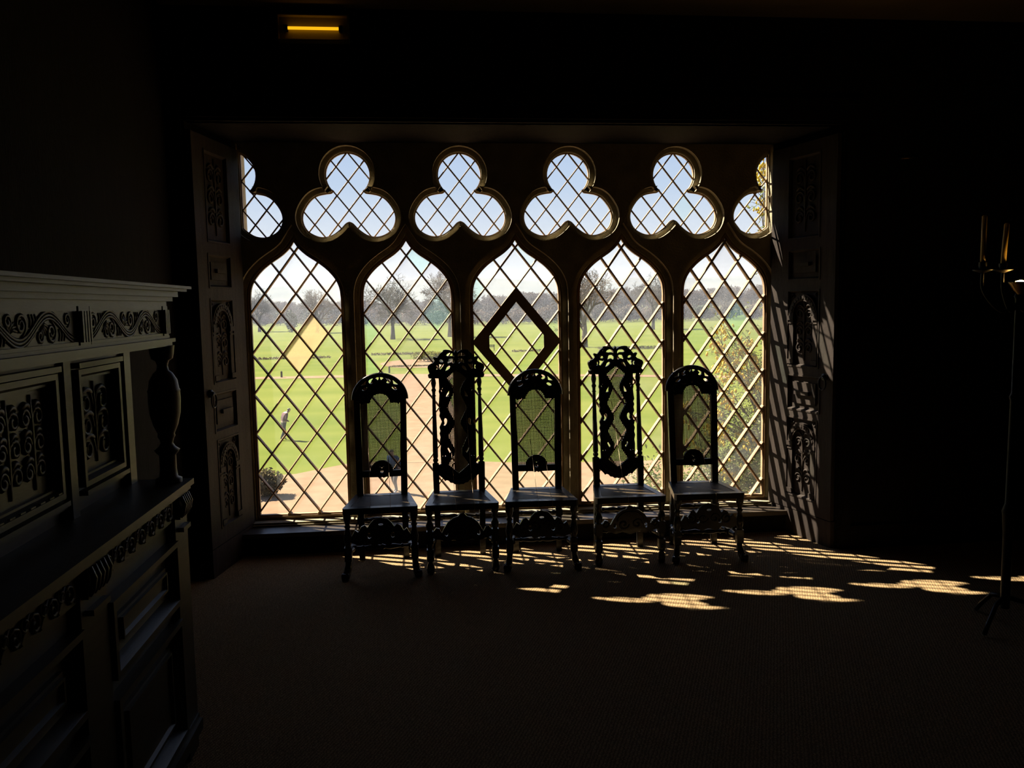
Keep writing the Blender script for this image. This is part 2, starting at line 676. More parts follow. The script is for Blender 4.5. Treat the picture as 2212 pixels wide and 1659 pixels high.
def glaze(win, idx, poly, cx, zn, a, b, bw, bd, kinds, special, pane_name='pane'):
    """leaded lattice: diamond panes and glazing bars, nodes at (cx, zn)"""
    xs = [p[0] for p in poly]
    zs = [p[1] for p in poly]
    i0, i1 = int((min(xs) - cx) / a) - 2, int((max(xs) - cx) / a) + 2
    j0, j1 = int((min(zs) - zn) / b) - 2, int((max(zs) - zn) / b) + 2
    pl = []
    for i in range(i0, i1 + 1):
        for j in range(j0, j1 + 1):
            if (i + j) % 2 == 0:
                continue
            px, pz = cx + i * a, zn + j * b
            q = poly
            for sx_, sz_ in ((1, 1), (1, -1), (-1, 1), (-1, -1)):
                q = clip_half(q, sx_ / a, sz_ / b, (sx_ * px / a + sz_ * pz / b) + 1.0)
                if len(q) < 3:
                    break
            q = dedupe(q, 1e-4)
            if len(q) < 3 or abs(area(q)) < 2e-4:
                continue
            pl.append((px, pz, q))
    pick = {}
    for (sxx, szz, kd) in special:
        pick[min(range(len(pl)), key=lambda t: (pl[t][0] - sxx) ** 2 + (pl[t][1] - szz) ** 2)] = kd
    for n_, (px, pz, q) in enumerate(pl):
        kd = pick.get(n_, random.choice(kinds))
        m_ = MB().plate([(x - px, z - pz) for x, z in q], [], -0.0015, 0.0015)
        m_.build(pane_name, kd, win, (px, GY, pz))
    # bars
    for s in (1, -1):
        c0, c1 = int(-abs(i0) - abs(j0)) - 4, int(abs(i1) + abs(j1)) + 30
        for c in range(-80, 80):
            if c % 2:
                continue
            # points x = cx + t*a, z = zn + s*(t - c)*b
            t = -40.0
            run = None
            ivs = []
            while t < 40.0:
                x, z = cx + t * a, zn + s * (t - c) * b
                if min(xs) - .01 < x < max(xs) + .01 and min(zs) - .01 < z < max(zs) + .01 and inside(poly, x, z):
                    if run is None:
                        run = t
                    last = t
                elif run is not None:
                    ivs.append((run, last))
                    run = None
                t += 0.04
            for t0, t1 in ivs:
                if (t1 - t0) * a < 0.02:
                    continue
                e = 0.05
                p0 = Vector((cx + (t0 - e) * a, 0, zn + s * (t0 - e - c) * b))
                p1 = Vector((cx + (t1 + e) * a, 0, zn + s * (t1 + e - c) * b))
                mid = (p0 + p1) / 2
                d = (p1 - p0).normalized()
                nrm = Vector((-d.z, 0, d.x))
                h = bw / 2
                off = 0.0012 if s > 0 else 0.0
                sec = [(-h, bd * 0.26), (-h, -bd * 0.45), (-h * 0.5, -bd * 0.6), (h * 0.5, -bd * 0.6), (h, -bd * 0.45), (h, bd * 0.26)]
                A = [p0 - mid + nrm * u + Vector((0, w - off, 0)) for u, w in sec]
                B = [p1 - mid + nrm * u + Vector((0, w - off, 0)) for u, w in sec]
                m_ = MB()
                m_.strip(A, B)
                m_.add(A, [tuple(range(6))]).add(B, [tuple(range(6))])
                m_.build('glazing_bar', 'frame_paint', win, (mid.x, GY, mid.z))


LA = [0.1095, 0.107, 0.114, 0.102, 0.1005]
LB = [0.146, 0.1395, 0.1466, 0.1435, 0.1430]
LZ = [2.136, 2.105, 2.156, 2.145, 2.180]
LS = [[(0.114, 1.556, 'glass_cream'), (0.0, 1.418, 'glass_cream')],
      [(0.1, 2.03, 'glass_teal'), (0.215, 1.66, 'glass_teal'), (0.0, 1.69, 'glass_smoky'), (-0.25, 1.50, 'glass_teal'), (-0.25, 1.23, 'glass_teal'), (-0.1, 1.4, 'glass_smoky')],
      [(-0.27, 1.85, 'glass_teal'), (0.30, 1.55, 'glass_pale_green'), (-0.3, 0.9, 'glass_pale_green')],
      [(0.1, 1.2, 'glass_old_dusty')],
      [(0.06, 1.66, 'glass_teal'), (-0.2, 1.47, 'glass_pale_green'), (0.0, 1.95, 'glass_smoky')]]
LK = [['glass_old'] * 5 + ['glass_old_dusty'], ['glass_old', 'glass_old_dusty', 'glass_old_dusty', 'glass_smoky'],
      ['glass_old'] * 3 + ['glass_old_dusty', 'glass_pale_green'], ['glass_old', 'glass_old', 'glass_old_dusty', 'glass_smoky'],
      ['glass_old', 'glass_old_dusty', 'glass_smoky']]
ordn = ['leftmost', 'second', 'middle', 'fourth', 'rightmost']
for k in range(5):
    fm = MB()
    fm.plate(opens[k], [lancs[k]], -0.020, 0.012)
    # lip inside the frame
    lip = offset(lancs[k], 0.010)
    fm.plate(offset(lancs[k], 0.020), [lip], -0.030, -0.020)
    w = tag(fm.build('window_%d' % (k + 1), 'frame_paint'), '%s ogee lancet window with diamond leaded panes' % ordn[k], kind='structure')
    glaze(w, k, lancs[k], k * P, LZ[k], LA[k], LB[k], (0.0125, 0.013, 0.0135, 0.015, 0.016)[k], 0.046, LK[k], [(x + k * P, z, g) for x, z, g in LS[k]])
    if k == 2:
        cx, cz = 2 * P, 1.462
        hh = 0.405
        o_ = [(cx, cz + hh), (cx + HW, cz + 0.018), (cx + HW, cz - 0.018), (cx, cz - hh), (cx - HW, cz - 0.018), (cx - HW, cz + 0.018)]
        i_ = [(cx, cz + 0.295), (cx + 0.205, cz + 0.045), (cx + 0.205, cz - 0.045), (cx, cz - 0.295), (cx - 0.205, cz - 0.045), (cx - 0.205, cz + 0.045)]
        MB().plate(o_, [i_], -0.034, -0.014).build('ventilator_frame', 'frame_paint', w)['label'] = 'broad diamond casement frame across the middle lancet'
tn = ['half trefoil at the left end', 'first full trefoil from the left', 'second full trefoil', 'third full trefoil', 'fourth full trefoil', 'half trefoil at the right end']
tcx = [-0.345] + [P * (k + 0.5) for k in range(4)] + [3.522]
for k in range(6):
    fm = MB()
    fm.plate(offset(trefs[k], 0.0045), [offset(trefs[k], -0.003)], -0.012, 0.012)
    w = tag(fm.build('window_%d' % (k + 6), 'frame_paint'), '%s of the tracery, glazed with small diamonds' % tn[k], kind='structure')
    glaze(w, 5 + k, trefs[k], tcx[k], 2.640, 0.0823, 0.1023, 0.0098, 0.016, ['glass_clear'], [(2.9, 2.45, 'glass_pale_green')] if k == 4 else [])

# sill stone under the lancets and the broad timber ledge in front of it
sm = MB()
sm.box(-0.42, 3.60, -0.13, -0.02, 0.02, 0.172)
sm.box(-0.42, 3.60, -0.115, -0.03, 0.172, 0.186)
tag(sm.build('trim_1', 'stone'), 'stone sub-sill under the lancets', kind='structure')
lm_ = MB()
lm_.box(-0.42, 3.62, -0.31, -0.05, 0.128, 0.160)
tag(lm_.build('trim_2', 'sill_oak'), 'low timber window ledge behind the chairs', kind='structure')
lr_ = MB()
lr_.box(-0.42, 3.62, -0.295, -0.05, -0.05, 0.128)
lr_.box(-0.42, 3.62, -0.302, -0.29, 0.105, 0.128)
tag(lr_.build('trim_7', 'wall_panel'), 'dark riser under the window ledge', kind='structure')

# ------------------------------------------------------------------ room shell
YW = -0.76                      # face of the inner wall
XWL, XWR = -0.515, 3.737        # recess edges at the face
XBL, XBR = -0.392, 3.580        # recess edges at the tracery
ZS = 2.895                      # soffit
wb = MB()
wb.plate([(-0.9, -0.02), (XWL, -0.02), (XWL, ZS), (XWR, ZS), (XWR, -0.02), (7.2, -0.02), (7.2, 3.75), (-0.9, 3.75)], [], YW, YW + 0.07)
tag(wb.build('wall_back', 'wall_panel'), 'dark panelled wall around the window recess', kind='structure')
for s, xa, xb in (('left', XWL, XBL), ('right', XWR, XBR)):
    sg = -1 if s == 'left' else 1
    rv = MB()
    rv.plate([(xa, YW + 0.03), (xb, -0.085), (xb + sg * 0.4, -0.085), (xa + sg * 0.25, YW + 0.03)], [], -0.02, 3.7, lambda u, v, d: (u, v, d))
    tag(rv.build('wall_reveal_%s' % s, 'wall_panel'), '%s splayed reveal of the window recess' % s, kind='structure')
sf = MB()
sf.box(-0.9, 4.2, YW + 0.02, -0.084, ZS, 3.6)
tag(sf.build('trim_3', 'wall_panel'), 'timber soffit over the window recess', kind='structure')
# architrave round the recess
am = MB()
am.box(XWL - 0.10, XWR + 0.10, YW - 0.022, YW, ZS + 0.02, ZS + 0.12)
am.box(XWL - 0.10, XWL - 0.015, YW - 0.022, YW, 0.0, ZS + 0.02)
am.box(XWR + 0.015, XWR + 0.10, YW - 0.022, YW, 0.0, ZS + 0.02)
am.box(XWL - 0.13, XWR + 0.13, YW - 0.05, YW, ZS + 0.12, ZS + 0.16)
tag(am.build('trim_4', 'wall_panel'), 'dark oak architrave framing the recess', kind='structure')
bmh = MB()
bmh.box(XWR + 0.10, 7.0, YW - 0.03, YW, 0.0, 0.16)
tag(bmh.build('baseboard_right', 'wall_panel'), 'dark skirting board right of the recess', kind='structure')
fl = MB()
fl.box(-0.9, 7.2, -9.2, -0.08, -0.12, 0.0)
tag(fl.build('floor', 'carpet'), 'brown woven matting covering the floor', kind='structure')
ce = MB()
ce.box(-0.9, 7.2, -9.2, YW + 0.02, 3.575, 3.75)
tag(ce.build('ceiling', 'plaster_ochre'), 'ochre ceiling above the dark wall', kind='structure')
wl = MB()
wl.box(-0.72, -0.62, -9.2, YW + 0.02, -0.02, 3.6)
tag(wl.build('wall_left', 'wall_panel'), 'dark panelled wall behind the cabinet', kind='structure')
wr = MB()
wr.box(6.9, 7.0, -9.2, YW + 0.02, -0.02, 3.6)
tag(wr.build('wall_right', 'wall_panel'), 'dark wall on the right', kind='structure')
wk = MB()
wk.box(-0.72, 7.0, -9.2, -9.1, -0.02, 3.6)
tag(wk.build('wall_rear', 'wall_panel'), 'dark wall behind the viewer', kind='structure')


# ------------------------------------------------------------------ carved shutters folded into the reveals
def spiral(cx, cz, r0, r1, a0, turns, n=16):
    return [(cx + (r0 + (r1 - r0) * t / n) * cos(a0 + turns * 2 * pi * t / n),
             cz + (r0 + (r1 - r0) * t / n) * sin(a0 + turns * 2 * pi * t / n)) for t in range(n + 1)]


def relief(mb, fr, pts, r, d, n=5, flat=None):
    """carved line on a panel: pts in panel coordinates, d = height of its axis"""
    m = len(pts)
    rr = [r * (0.45 + 0.55 * min(1, (i + 0.5) / (m * 0.3), (m - i - 0.5) / (m * 0.3))) for i in range(m)]
    mb.tube([fr(x, z, d) for x, z in pts], rr, n, True, flat)


def foliage(mb, fr, x0, x1, z0, z1, r, d):
    """symmetric scrolling foliage filling a box"""
    cx = (x0 + x1) / 2
    w = (x1 - x0) / 2
    h = z1 - z0
    relief(mb, fr, [(cx, z0 + h * t / 8) for t in range(9)], r, d)
    for k in range(3):
        zc = z0 + h * (0.2 + 0.28 * k)
        for s in (-1, 1):
            sp = spiral(cx + s * w * 0.52, zc, w * 0.42, w * 0.08, pi if s > 0 else 0, (-1.4 if s > 0 else 1.4))
            relief(mb, fr, [(cx, zc - h * 0.12)] + sp, r, d)
            lf = [(cx + s * w * 0.1, zc + h * 0.1), (cx + s * w * 0.45, zc + h * 0.15), (cx + s * w * 0.8, zc + h * 0.11)]
            relief(mb, fr, catmull(lf, 4), r * 1.3, d)


def ring_mould(mb, fr, x0, x1, z0, z1, w, d0, d1):
    """bevelled moulding frame inside the rectangle"""
    o = rect(x0, x1, z0, z1)
    m_ = rect(x0 + w * .5, x1 - w * .5, z0 + w * .5, z1 - w * .5)
    i = rect(x0 + w, x1 - w, z0 + w, z1 - w)
    mb.strip([fr(x, z, d0) for x, z in o], [fr(x, z, d1) for x, z in o])
    mb.strip([fr(x, z, d1) for x, z in o], [fr(x, z, d1) for x, z in m_])
    mb.strip([fr(x, z, d1) for x, z in m_], [fr(x, z, d0) for x, z in i])


def shutter(side, label):
    sg = 1 if side == 'right' else -1
    A = Vector((3.535, -0.10, 0)) if sg > 0 else Vector((-0.347, -0.10, 0))
    B = Vector((3.702, -0.76, 0)) if sg > 0 else Vector((-0.478, -0.76, 0))
    dr = (B - A).normalized()
    nr = Vector((-sg * abs(dr.y), sg * dr.x * -1, 0))
    nr = Vector((dr.y, -dr.x, 0))
    if nr.x * sg > 0:
        nr = -nr
    root = empty('window_shutter', (A.x, A.y, 0.19))
    fr = lambda u, z, d: (dr.x * u + nr.x * d, dr.y * u + nr.y * d, z - 0.19)
    U = 0.675
    arches = [(0.20, 0.53, 0.29, 0.885), (0.19, 0.53, 1.25, 1.81)]
    smalls = [(0.20, 0.55, 0.93, 1.195), (0.19, 0.53, 1.875, 2.10)]
    tops = [(0.18, 0.52, 2.17, 2.76)]
    holes = [rect(a, b, c, d) for a, b, c, d in arches + smalls + tops]
    MB().plate(rect(0.0, U, 0.19, 2.84), holes, -0.032, 0.0, fr).build('stile_frame', 'shutter_oak', root)
    for i, (a, b, c, d) in enumerate(arches + smalls + tops):
        p = MB().plate(rect(a - .01, b + .01, c - .01, d + .01), [], -0.030, -0.018, fr).build('panel', 'shutter_oak', root)
        m_ = MB()
        ring_mould(m_, fr, a, b, c, d, 0.022, -0.018, 0.004)
        m_.build('moulding', 'shutter_oak', p)
        if i < 2:
            w = b - a
            zc = d - 0.20
            for x in (a + 0.045, b - 0.045):
                n_ = MB()
                n_.plate(rect(x - .022, x + .022, c + .05, zc - .02), [], -0.018, 0.0, fr)
                n_.plate(rect(x - .030, x + .030, zc - .02, zc + .012), [], -0.018, 0.010, fr)
                n_.plate(rect(x - .026, x + .026, zc - .045, zc - .035), [], -0.018, 0.006, fr)
                n_.plate(rect(x - .030, x + .030, c + .022, c + .055), [], -0.018, 0.008, fr)
                n_.build('pilaster', 'shutter_oak', p)
            cx = (a + b) / 2
            ro, ri = w / 2 - 0.022, w / 2 - 0.068
            arc = [(cx + ro * cos(pi * t / 14), zc + .012 + ro * 1.05 * sin(pi * t / 14)) for t in range(15)]
            arc += [(cx + ri * cos(pi * t / 14), zc + .012 + ri * 1.05 * sin(pi * t / 14)) for t in range(14, -1, -1)]
            q = MB().plate(arc, [], -0.018, 0.004, fr)
            for t in range(1, 14):
                an = pi * t / 14
                rm = (ro + ri) / 2
                x, z = cx + rm * cos(an), zc + .012 + rm * 1.05 * sin(an)
                q.plate(ell(x, z, 0.012, 0.012, 8), [], 0.004, 0.009, fr)
            q.build('arch', 'shutter_oak', p)
            f_ = MB()
            foliage(f_, fr, a + 0.075, b - 0.075, c + 0.05, d - 0.07, 0.007, -0.016)
            for s in (-1, 1):
                relief(f_, fr, spiral(cx + s * (w / 2 - 0.045), d - 0.04, 0.022, 0.004, 0, 1.2 * s, 12), 0.006, -0.015)
            f_.build('carving', 'shutter_oak', p)
        elif i < 4:
            k_ = MB()
            k_.plate(rect(a + 0.055, b - 0.055, c + 0.055, d - 0.055), [], -0.018, -0.006, fr)
            k_.plate(rect(a + 0.09, b - 0.11, (c + d) / 2 - 0.012, (c + d) / 2 + 0.014), [], -0.006, 0.012, fr)
            k_.build('raised_block', 'shutter_oak', p)
        else:
            f_ = MB()
            foliage(f_, fr, a + 0.05, b - 0.05, c + 0.05, d - 0.04, 0.009, -0.015)
            f_.build('carving', 'shutter_oak', p)
    # ring pull
    h = MB()
    c = Vector(fr(0.605, 1.20, 0.012))
    ax = Vector((nr.x, nr.y, 0))
    h.tube([Vector(fr(0.605, 1.20, 0.0)), Vector(fr(0.605, 1.20, 0.018))], 0.026, 10)
    h.tube([Vector(fr(0.605, 1.20, 0.018)), Vector(fr(0.605, 1.20, 0.034))], [0.014, 0.010], 8)
    hb = h.build('handle_boss', 'iron', root)
    g = MB()
    g.tube([Vector(fr(0.605 + 0.034 * sin(t * pi / 9), 1.155 + 0.045 * cos(t * pi / 9), 0.030)) for t in range(18)] + [Vector(fr(0.605, 1.20, 0.030))], 0.006, 6)
    g.build('ring', 'iron', hb)
    tag(root, label, 'shutter', 'carved shutters in the window reveals')
    # plinth below
    pm = MB()
    q0, q1 = A + nr * -0.03, B + nr * -0.03
    pm.plate([(A.x, A.y + 0.02), (B.x, B.y), (B.x - nr.x * .06, B.y - nr.y * .06), (A.x - nr.x * .06, A.y + .02 - nr.y * .06)], [], 0.0, 0.185,
             lambda u, v, d: (u, v, d))
    tag(pm.build('trim_%d' % (5 if sg < 0 else 6), 'shutter_oak'), 'plinth under the %s shutter' % side, kind='structure')


shutter('left', 'carved oak shutter with ring pull, unlit, at left of the window')
shutter('right', 'carved oak shutter with ring pull, striped by sunlight at right')


# ------------------------------------------------------------------ chairs
def carve(parent, fr, pts, r, d):
    m = MB()
    relief(m, fr, pts, r, d)
    return m.build('carved_scroll', 'chair_black', parent)


def turned(mb, prof, x, y, n=10):
    mb.lathe(prof, (x, y, 0), n)


def cane_grid(mb, poly, sp, w, fr, d=0.0, th=0.0012):
    xs = [p[0] for p in poly]
    zs = [p[1] for p in poly]

    def runs(fixed, horiz):
        lo, hi = (min(xs), max(xs)) if horiz else (min(zs), max(zs))
        t = lo
        r0 = None
        out = []
        last = t
        while t <= hi + 0.003:
            ins = inside(poly, t, fixed) if horiz else inside(poly, fixed, t)
            if ins:
                if r0 is None:
                    r0 = t
                last = t
            elif r0 is not None:
                out.append((r0 - 0.004, last + 0.004))
                r0 = None
            t += 0.003
        return out
    for horiz in (True, False):
        lo, hi = (min(zs), max(zs)) if horiz else (min(xs), max(xs))
        n = int((hi - lo) / sp)
        for k in range(n + 1):
            c = lo + (hi - lo - n * sp) / 2 + k * sp
            for a, b in runs(c, horiz):
                e = d + (th if horiz else -th)
                q = rect(a, b, c - w / 2, c + w / 2) if horiz else rect(c - w / 2, c + w / 2, a, b)
                v = [fr(x, z, e - th * .5) for x, z in q] + [fr(x, z, e + th * .5) for x, z in q]
                mb.add(v, [(0, 1, 2, 3), (7, 6, 5, 4), (0, 1, 5, 4), (1, 2, 6, 5), (2, 3, 7, 6), (3, 0, 4, 7)])


SD = 0.40        # seat depth: front y = 0, back y = SD
TILT = 0.11      # rake of the back per metre


def back_frame(u, z, d):
    return (u, SD - 0.02 + d + max(0, z - 0.42) * TILT, z)


def seat_parts(root):
    fw, bw_ = 0.238, 0.180
    zt = 0.462
    o = [(-fw, -0.005), (fw, -0.005), (bw_, SD), (-bw_, SD)]
    o = [(-fw, 0.012), (-fw + .012, -0.005), (fw - .012, -0.005), (fw, 0.012), (bw_, SD), (-bw_, SD)]
    i = [(-fw + 0.048, 0.048), (fw - 0.048, 0.048), (bw_ - 0.035, SD - 0.055), (-bw_ + 0.035, SD - 0.055)]
    fr = lambda u, v, d: (u, v, d)
    s = MB().plate(o, [i], zt - 0.040, zt, fr).build('seat_frame', 'chair_black', root)
    c = MB()
    cane_grid(c, offset(i, 0.004), 0.0095, 0.0055, fr, zt - 0.004)
    tag(c.build('cane_seat', 'cane', s), kind='stuff')
    return s


def foot_scroll(mb, x, y, sg):
    """out-turned scroll foot"""
    mb.tube(catmull([(x, y, 0.11), (x + sg * .004, y - .006, 0.07), (x + sg * .012, y - .022, 0.035), (x + sg * .02, y - .040, 0.018)], 4),
            [0.020] * 4 + [0.023] * 4 + [0.026] * 5, 8)
    mb.lathe([(0.004, -0.026), (0.022, -0.022), (0.022, 0.022), (0.004, 0.026)], (x + sg * .02, y - .040, 0.023), 10, 'x')


def legs_A(root):
    prof = [(0.014, 0.105), (0.024, 0.12), (0.024, 0.20), (0.018, 0.215), (0.024, 0.235), (0.027, 0.26), (0.02, 0.30), (0.014, 0.325), (0.022, 0.338), (0.014, 0.350),
            (0.018, 0.365), (0.024, 0.385), (0.026, 0.40), (0.026, 0.424)]
    for s in (-1, 1):
        m = MB()
        turned(m, prof, s * 0.212, 0.028)
        m.box(s * .212 - .023, s * .212 + .023, .005, .051, 0.115, 0.205)
        foot_scroll(m, s * 0.212, 0.028, s)
        m.build('front_leg', 'chair_black', root)


def legs_B(root):
    prof = [(0.016, 0.0), (0.025, 0.012), (0.027, 0.04), (0.022, 0.065), (0.014, 0.08), (0.026, 0.09), (0.026, 0.10), (0.021, 0.16), (0.017, 0.165), (0.022, 0.20), (0.022, 0.27),
            (0.016, 0.285), (0.024, 0.305), (0.026, 0.325), (0.018, 0.345), (0.013, 0.36), (0.022, 0.37), (0.016, 0.385), (0.025, 0.40), (0.025, 0.424)]
    for s in (-1, 1):
        m = MB()
        turned(m, prof, s * 0.212, 0.028)
        m.box(s * .212 - .022, s * .212 + .022, .006, .050, 0.10, 0.165)
        m.box(s * .212 - .022, s * .212 + .022, .006, .050, 0.205, 0.285)
        m.build('front_leg', 'chair_black', root)


STRETCH = [(0.011, 0.0), (0.011, 0.05), (0.017, 0.06), (0.010, 0.075), (0.016, 0.12), (0.019, 0.16), (0.012, 0.195), (0.016, 0.205), (0.019, 0.215), (0.016, 0.225),
           (0.012, 0.235), (0.019, 0.27), (0.016, 0.31), (0.010, 0.355), (0.017, 0.37), (0.011, 0.38), (0.011, 0.43)]


def stretchers(root, zb):
    L = 0.31
    k = L / 0.43
    m = MB()
    m.lathe([(r, h * k - L / 2) for r, h in STRETCH], (0, SD - 0.02, 0.285), 9, 'x')
    for s in (-1, 1):
        m.box(s * .155 - .02, s * .155 + .02, SD - .04, SD, .265, .305)
    m.build('rear_stretcher', 'chair_black', root)
    for s in (-1, 1):
        m = MB()
        pts = []
        rr = []
        for r, h in STRETCH:
            t = h / 0.43
            pts.append((s * (0.212 - 0.045 * t), 0.05 + (SD - 0.09) * t, zb))
            rr.append(r * 1.15)
        m.tube(pts, rr, 8)
        m.box(s * .19 - .02, s * .19 + .02, .165, .215, zb - .022, zb + .022)
        m.build('side_stretcher', 'chair_black', root)
    m = MB()
    L2 = 0.36
    m.lathe([(r, h * L2 / .43 - L2 / 2) for r, h in STRETCH], (0, 0.19, zb), 9, 'x')
    m.build('cross_stretcher', 'chair_black', root)


def chair_A(root):
    """arched cane back with pierced cresting"""
    HB, TOP, SPR = 0.178, 1.272, 1.105
    for s in (-1, 1):
        m = MB()
        m.frustum((s * 0.152, SD - 0.02 + 0.03, 0.0), (s * 0.148, SD - 0.02, 0.42), (0.019, 0.019), (0.021, 0.020))
        m.frustum(back_frame(s * 0.148, 0.42, 0), back_frame(s * 0.157, SPR, 0), (0.022, 0.019), (0.021, 0.015))
        m.build('back_post', 'chair_black', root)
    # crest plate
    arch = [(HB * cos(pi * t / 24), SPR + (TOP - SPR) * sin(pi * t / 24)) for t in range(25)]
    low = [(-HB, 1.085), (-HB + 0.042, 1.085), (-0.125, 1.075), (-0.095, 1.085), (-0.072, 1.079), (-0.060, 1.110), (-0.040, 1.136), (0, 1.147),
           (0.040, 1.136), (0.060, 1.110), (0.072, 1.079), (0.095, 1.085), (0.125, 1.075), (HB - 0.042, 1.085), (HB, 1.085)]
    holes = []
    for s in (-1, 1):
        f = (lambda p: p) if s > 0 else mirror
        holes.append(f([(0.004, 1.257), (0.020, 1.256), (0.028, 1.249), (0.018, 1.243), (0.012, 1.236), (0.005, 1.246)]))
        holes.append(f(catmull([(0.044, 1.250), (0.062, 1.244), (0.074, 1.232), (0.070, 1.218), (0.055, 1.214), (0.046, 1.222), (0.056, 1.230), (0.050, 1.240)], 3, True)))
        holes.append(f([(0.090, 1.236), (0.100, 1.226), (0.112, 1.216), (0.126, 1.204), (0.108, 1.205), (0.094, 1.209), (0.092, 1.222)]))
        holes.append(f(catmull([(0.082, 1.186), (0.094, 1.192), (0.110, 1.184), (0.118, 1.172), (0.104, 1.168), (0.092, 1.174)], 3, True)))
    cr = MB().plate(arch + low, holes, -0.012, 0.012, back_frame).build('crest', 'chair_black', root)
    m = MB()
    m.tube([Vector(back_frame((HB + .002) * cos(pi * t / 28), SPR + (TOP - SPR + .002) * sin(pi * t / 28), -0.004)) for t in range(29)], 0.0135, 8)
    m.build('arch_bead', 'chair_black', cr)
    cp = cr
    for s in (-1, 1):
        carve(cp, back_frame, [(s * x, z) for x, z in spiral(0.062, 1.176, 0.028, 0.006, pi * .5, 1.3, 14)], 0.006, -0.013)
        carve(cp, back_frame, catmull([(s * 0.13, 1.10), (s * 0.145, 1.13), (s * 0.128, 1.155), (s * 0.10, 1.15)], 4), 0.006, -0.013)
    carve(cp, back_frame, [(0, 1.16), (0, 1.18), (0, 1.2), (0, 1.22)], 0.010, -0.013)
    # lower rail with half-round cresting
    hr = [(0.075 * cos(pi * t / 12), 0.622 + 0.068 * sin(pi * t / 12)) for t in range(13)]
    low_r = [(-0.135, 0.622), (-0.135, 0.580), (-0.03, 0.578), (-0.012, 0.572), (0, 0.578), (0.012, 0.572), (0.03, 0.578), (0.135, 0.580), (0.135, 0.622)]
    hs = [catmull([(-0.018, 0.652), (0, 0.645), (0.018, 0.652), (0.006, 0.640), (0, 0.634), (-0.006, 0.640)], 2, True), ell(0, 0.615, 0.012, 0.010, 10)]
    MB().plate(hr + low_r, hs, -0.011, 0.011, back_frame).build('lower_rail', 'chair_black', root)
    c = MB()
    cane_grid(c, [(-0.134, 0.61), (0.134, 0.61), (0.140, 1.10), (0.075, 1.12), (0, 1.16), (-0.075, 1.12), (-0.140, 1.10)], 0.0078, 0.0045, back_frame)
    tag(c.build('cane_panel', 'cane', root), kind='stuff')
    seat_parts(root)
    legs_A(root)
    # carved arched front stretcher
    o = [(-0.19, 0.27), (-0.165, 0.315), (-0.145, 0.30), (-0.125, 0.335), (-0.10, 0.345), (-0.085, 0.325), (-0.07, 0.352), (-0.045, 0.378), (0, 0.39)]
    o = o + [(-x, z) for x, z in reversed(o[:-1])] + [(0.19, 0.235), (0.15, 0.215), (0.09, 0.235), (0.05, 0.205), (0, 0.222), (-0.05, 0.205), (-0.09, 0.235), (-0.15, 0.215), (-0.19, 0.235)]
    hs = [ell(0, 0.347, 0.016, 0.008, 8), ell(-0.075, 0.275, 0.014, 0.02, 8), ell(0.075, 0.275, 0.014, 0.02, 8)]
    fr = lambda u, z, d: (u, 0.028 + d, z)
    st = MB().plate(o, hs, -0.011, 0.011, fr).build('front_stretcher', 'chair_black', root)
    cp = st
    for s in (-1, 1):
        carve(cp, fr, spiral(s * 0.12, 0.285, 0.035, 0.008, pi / 2, 1.3 * s, 14), 0.007, -0.012)
        carve(cp, fr, spiral(s * 0.04, 0.29, 0.034, 0.006, 0, 1.2 * s, 14), 0.007, -0.012)
    stretchers(root, 0.150)


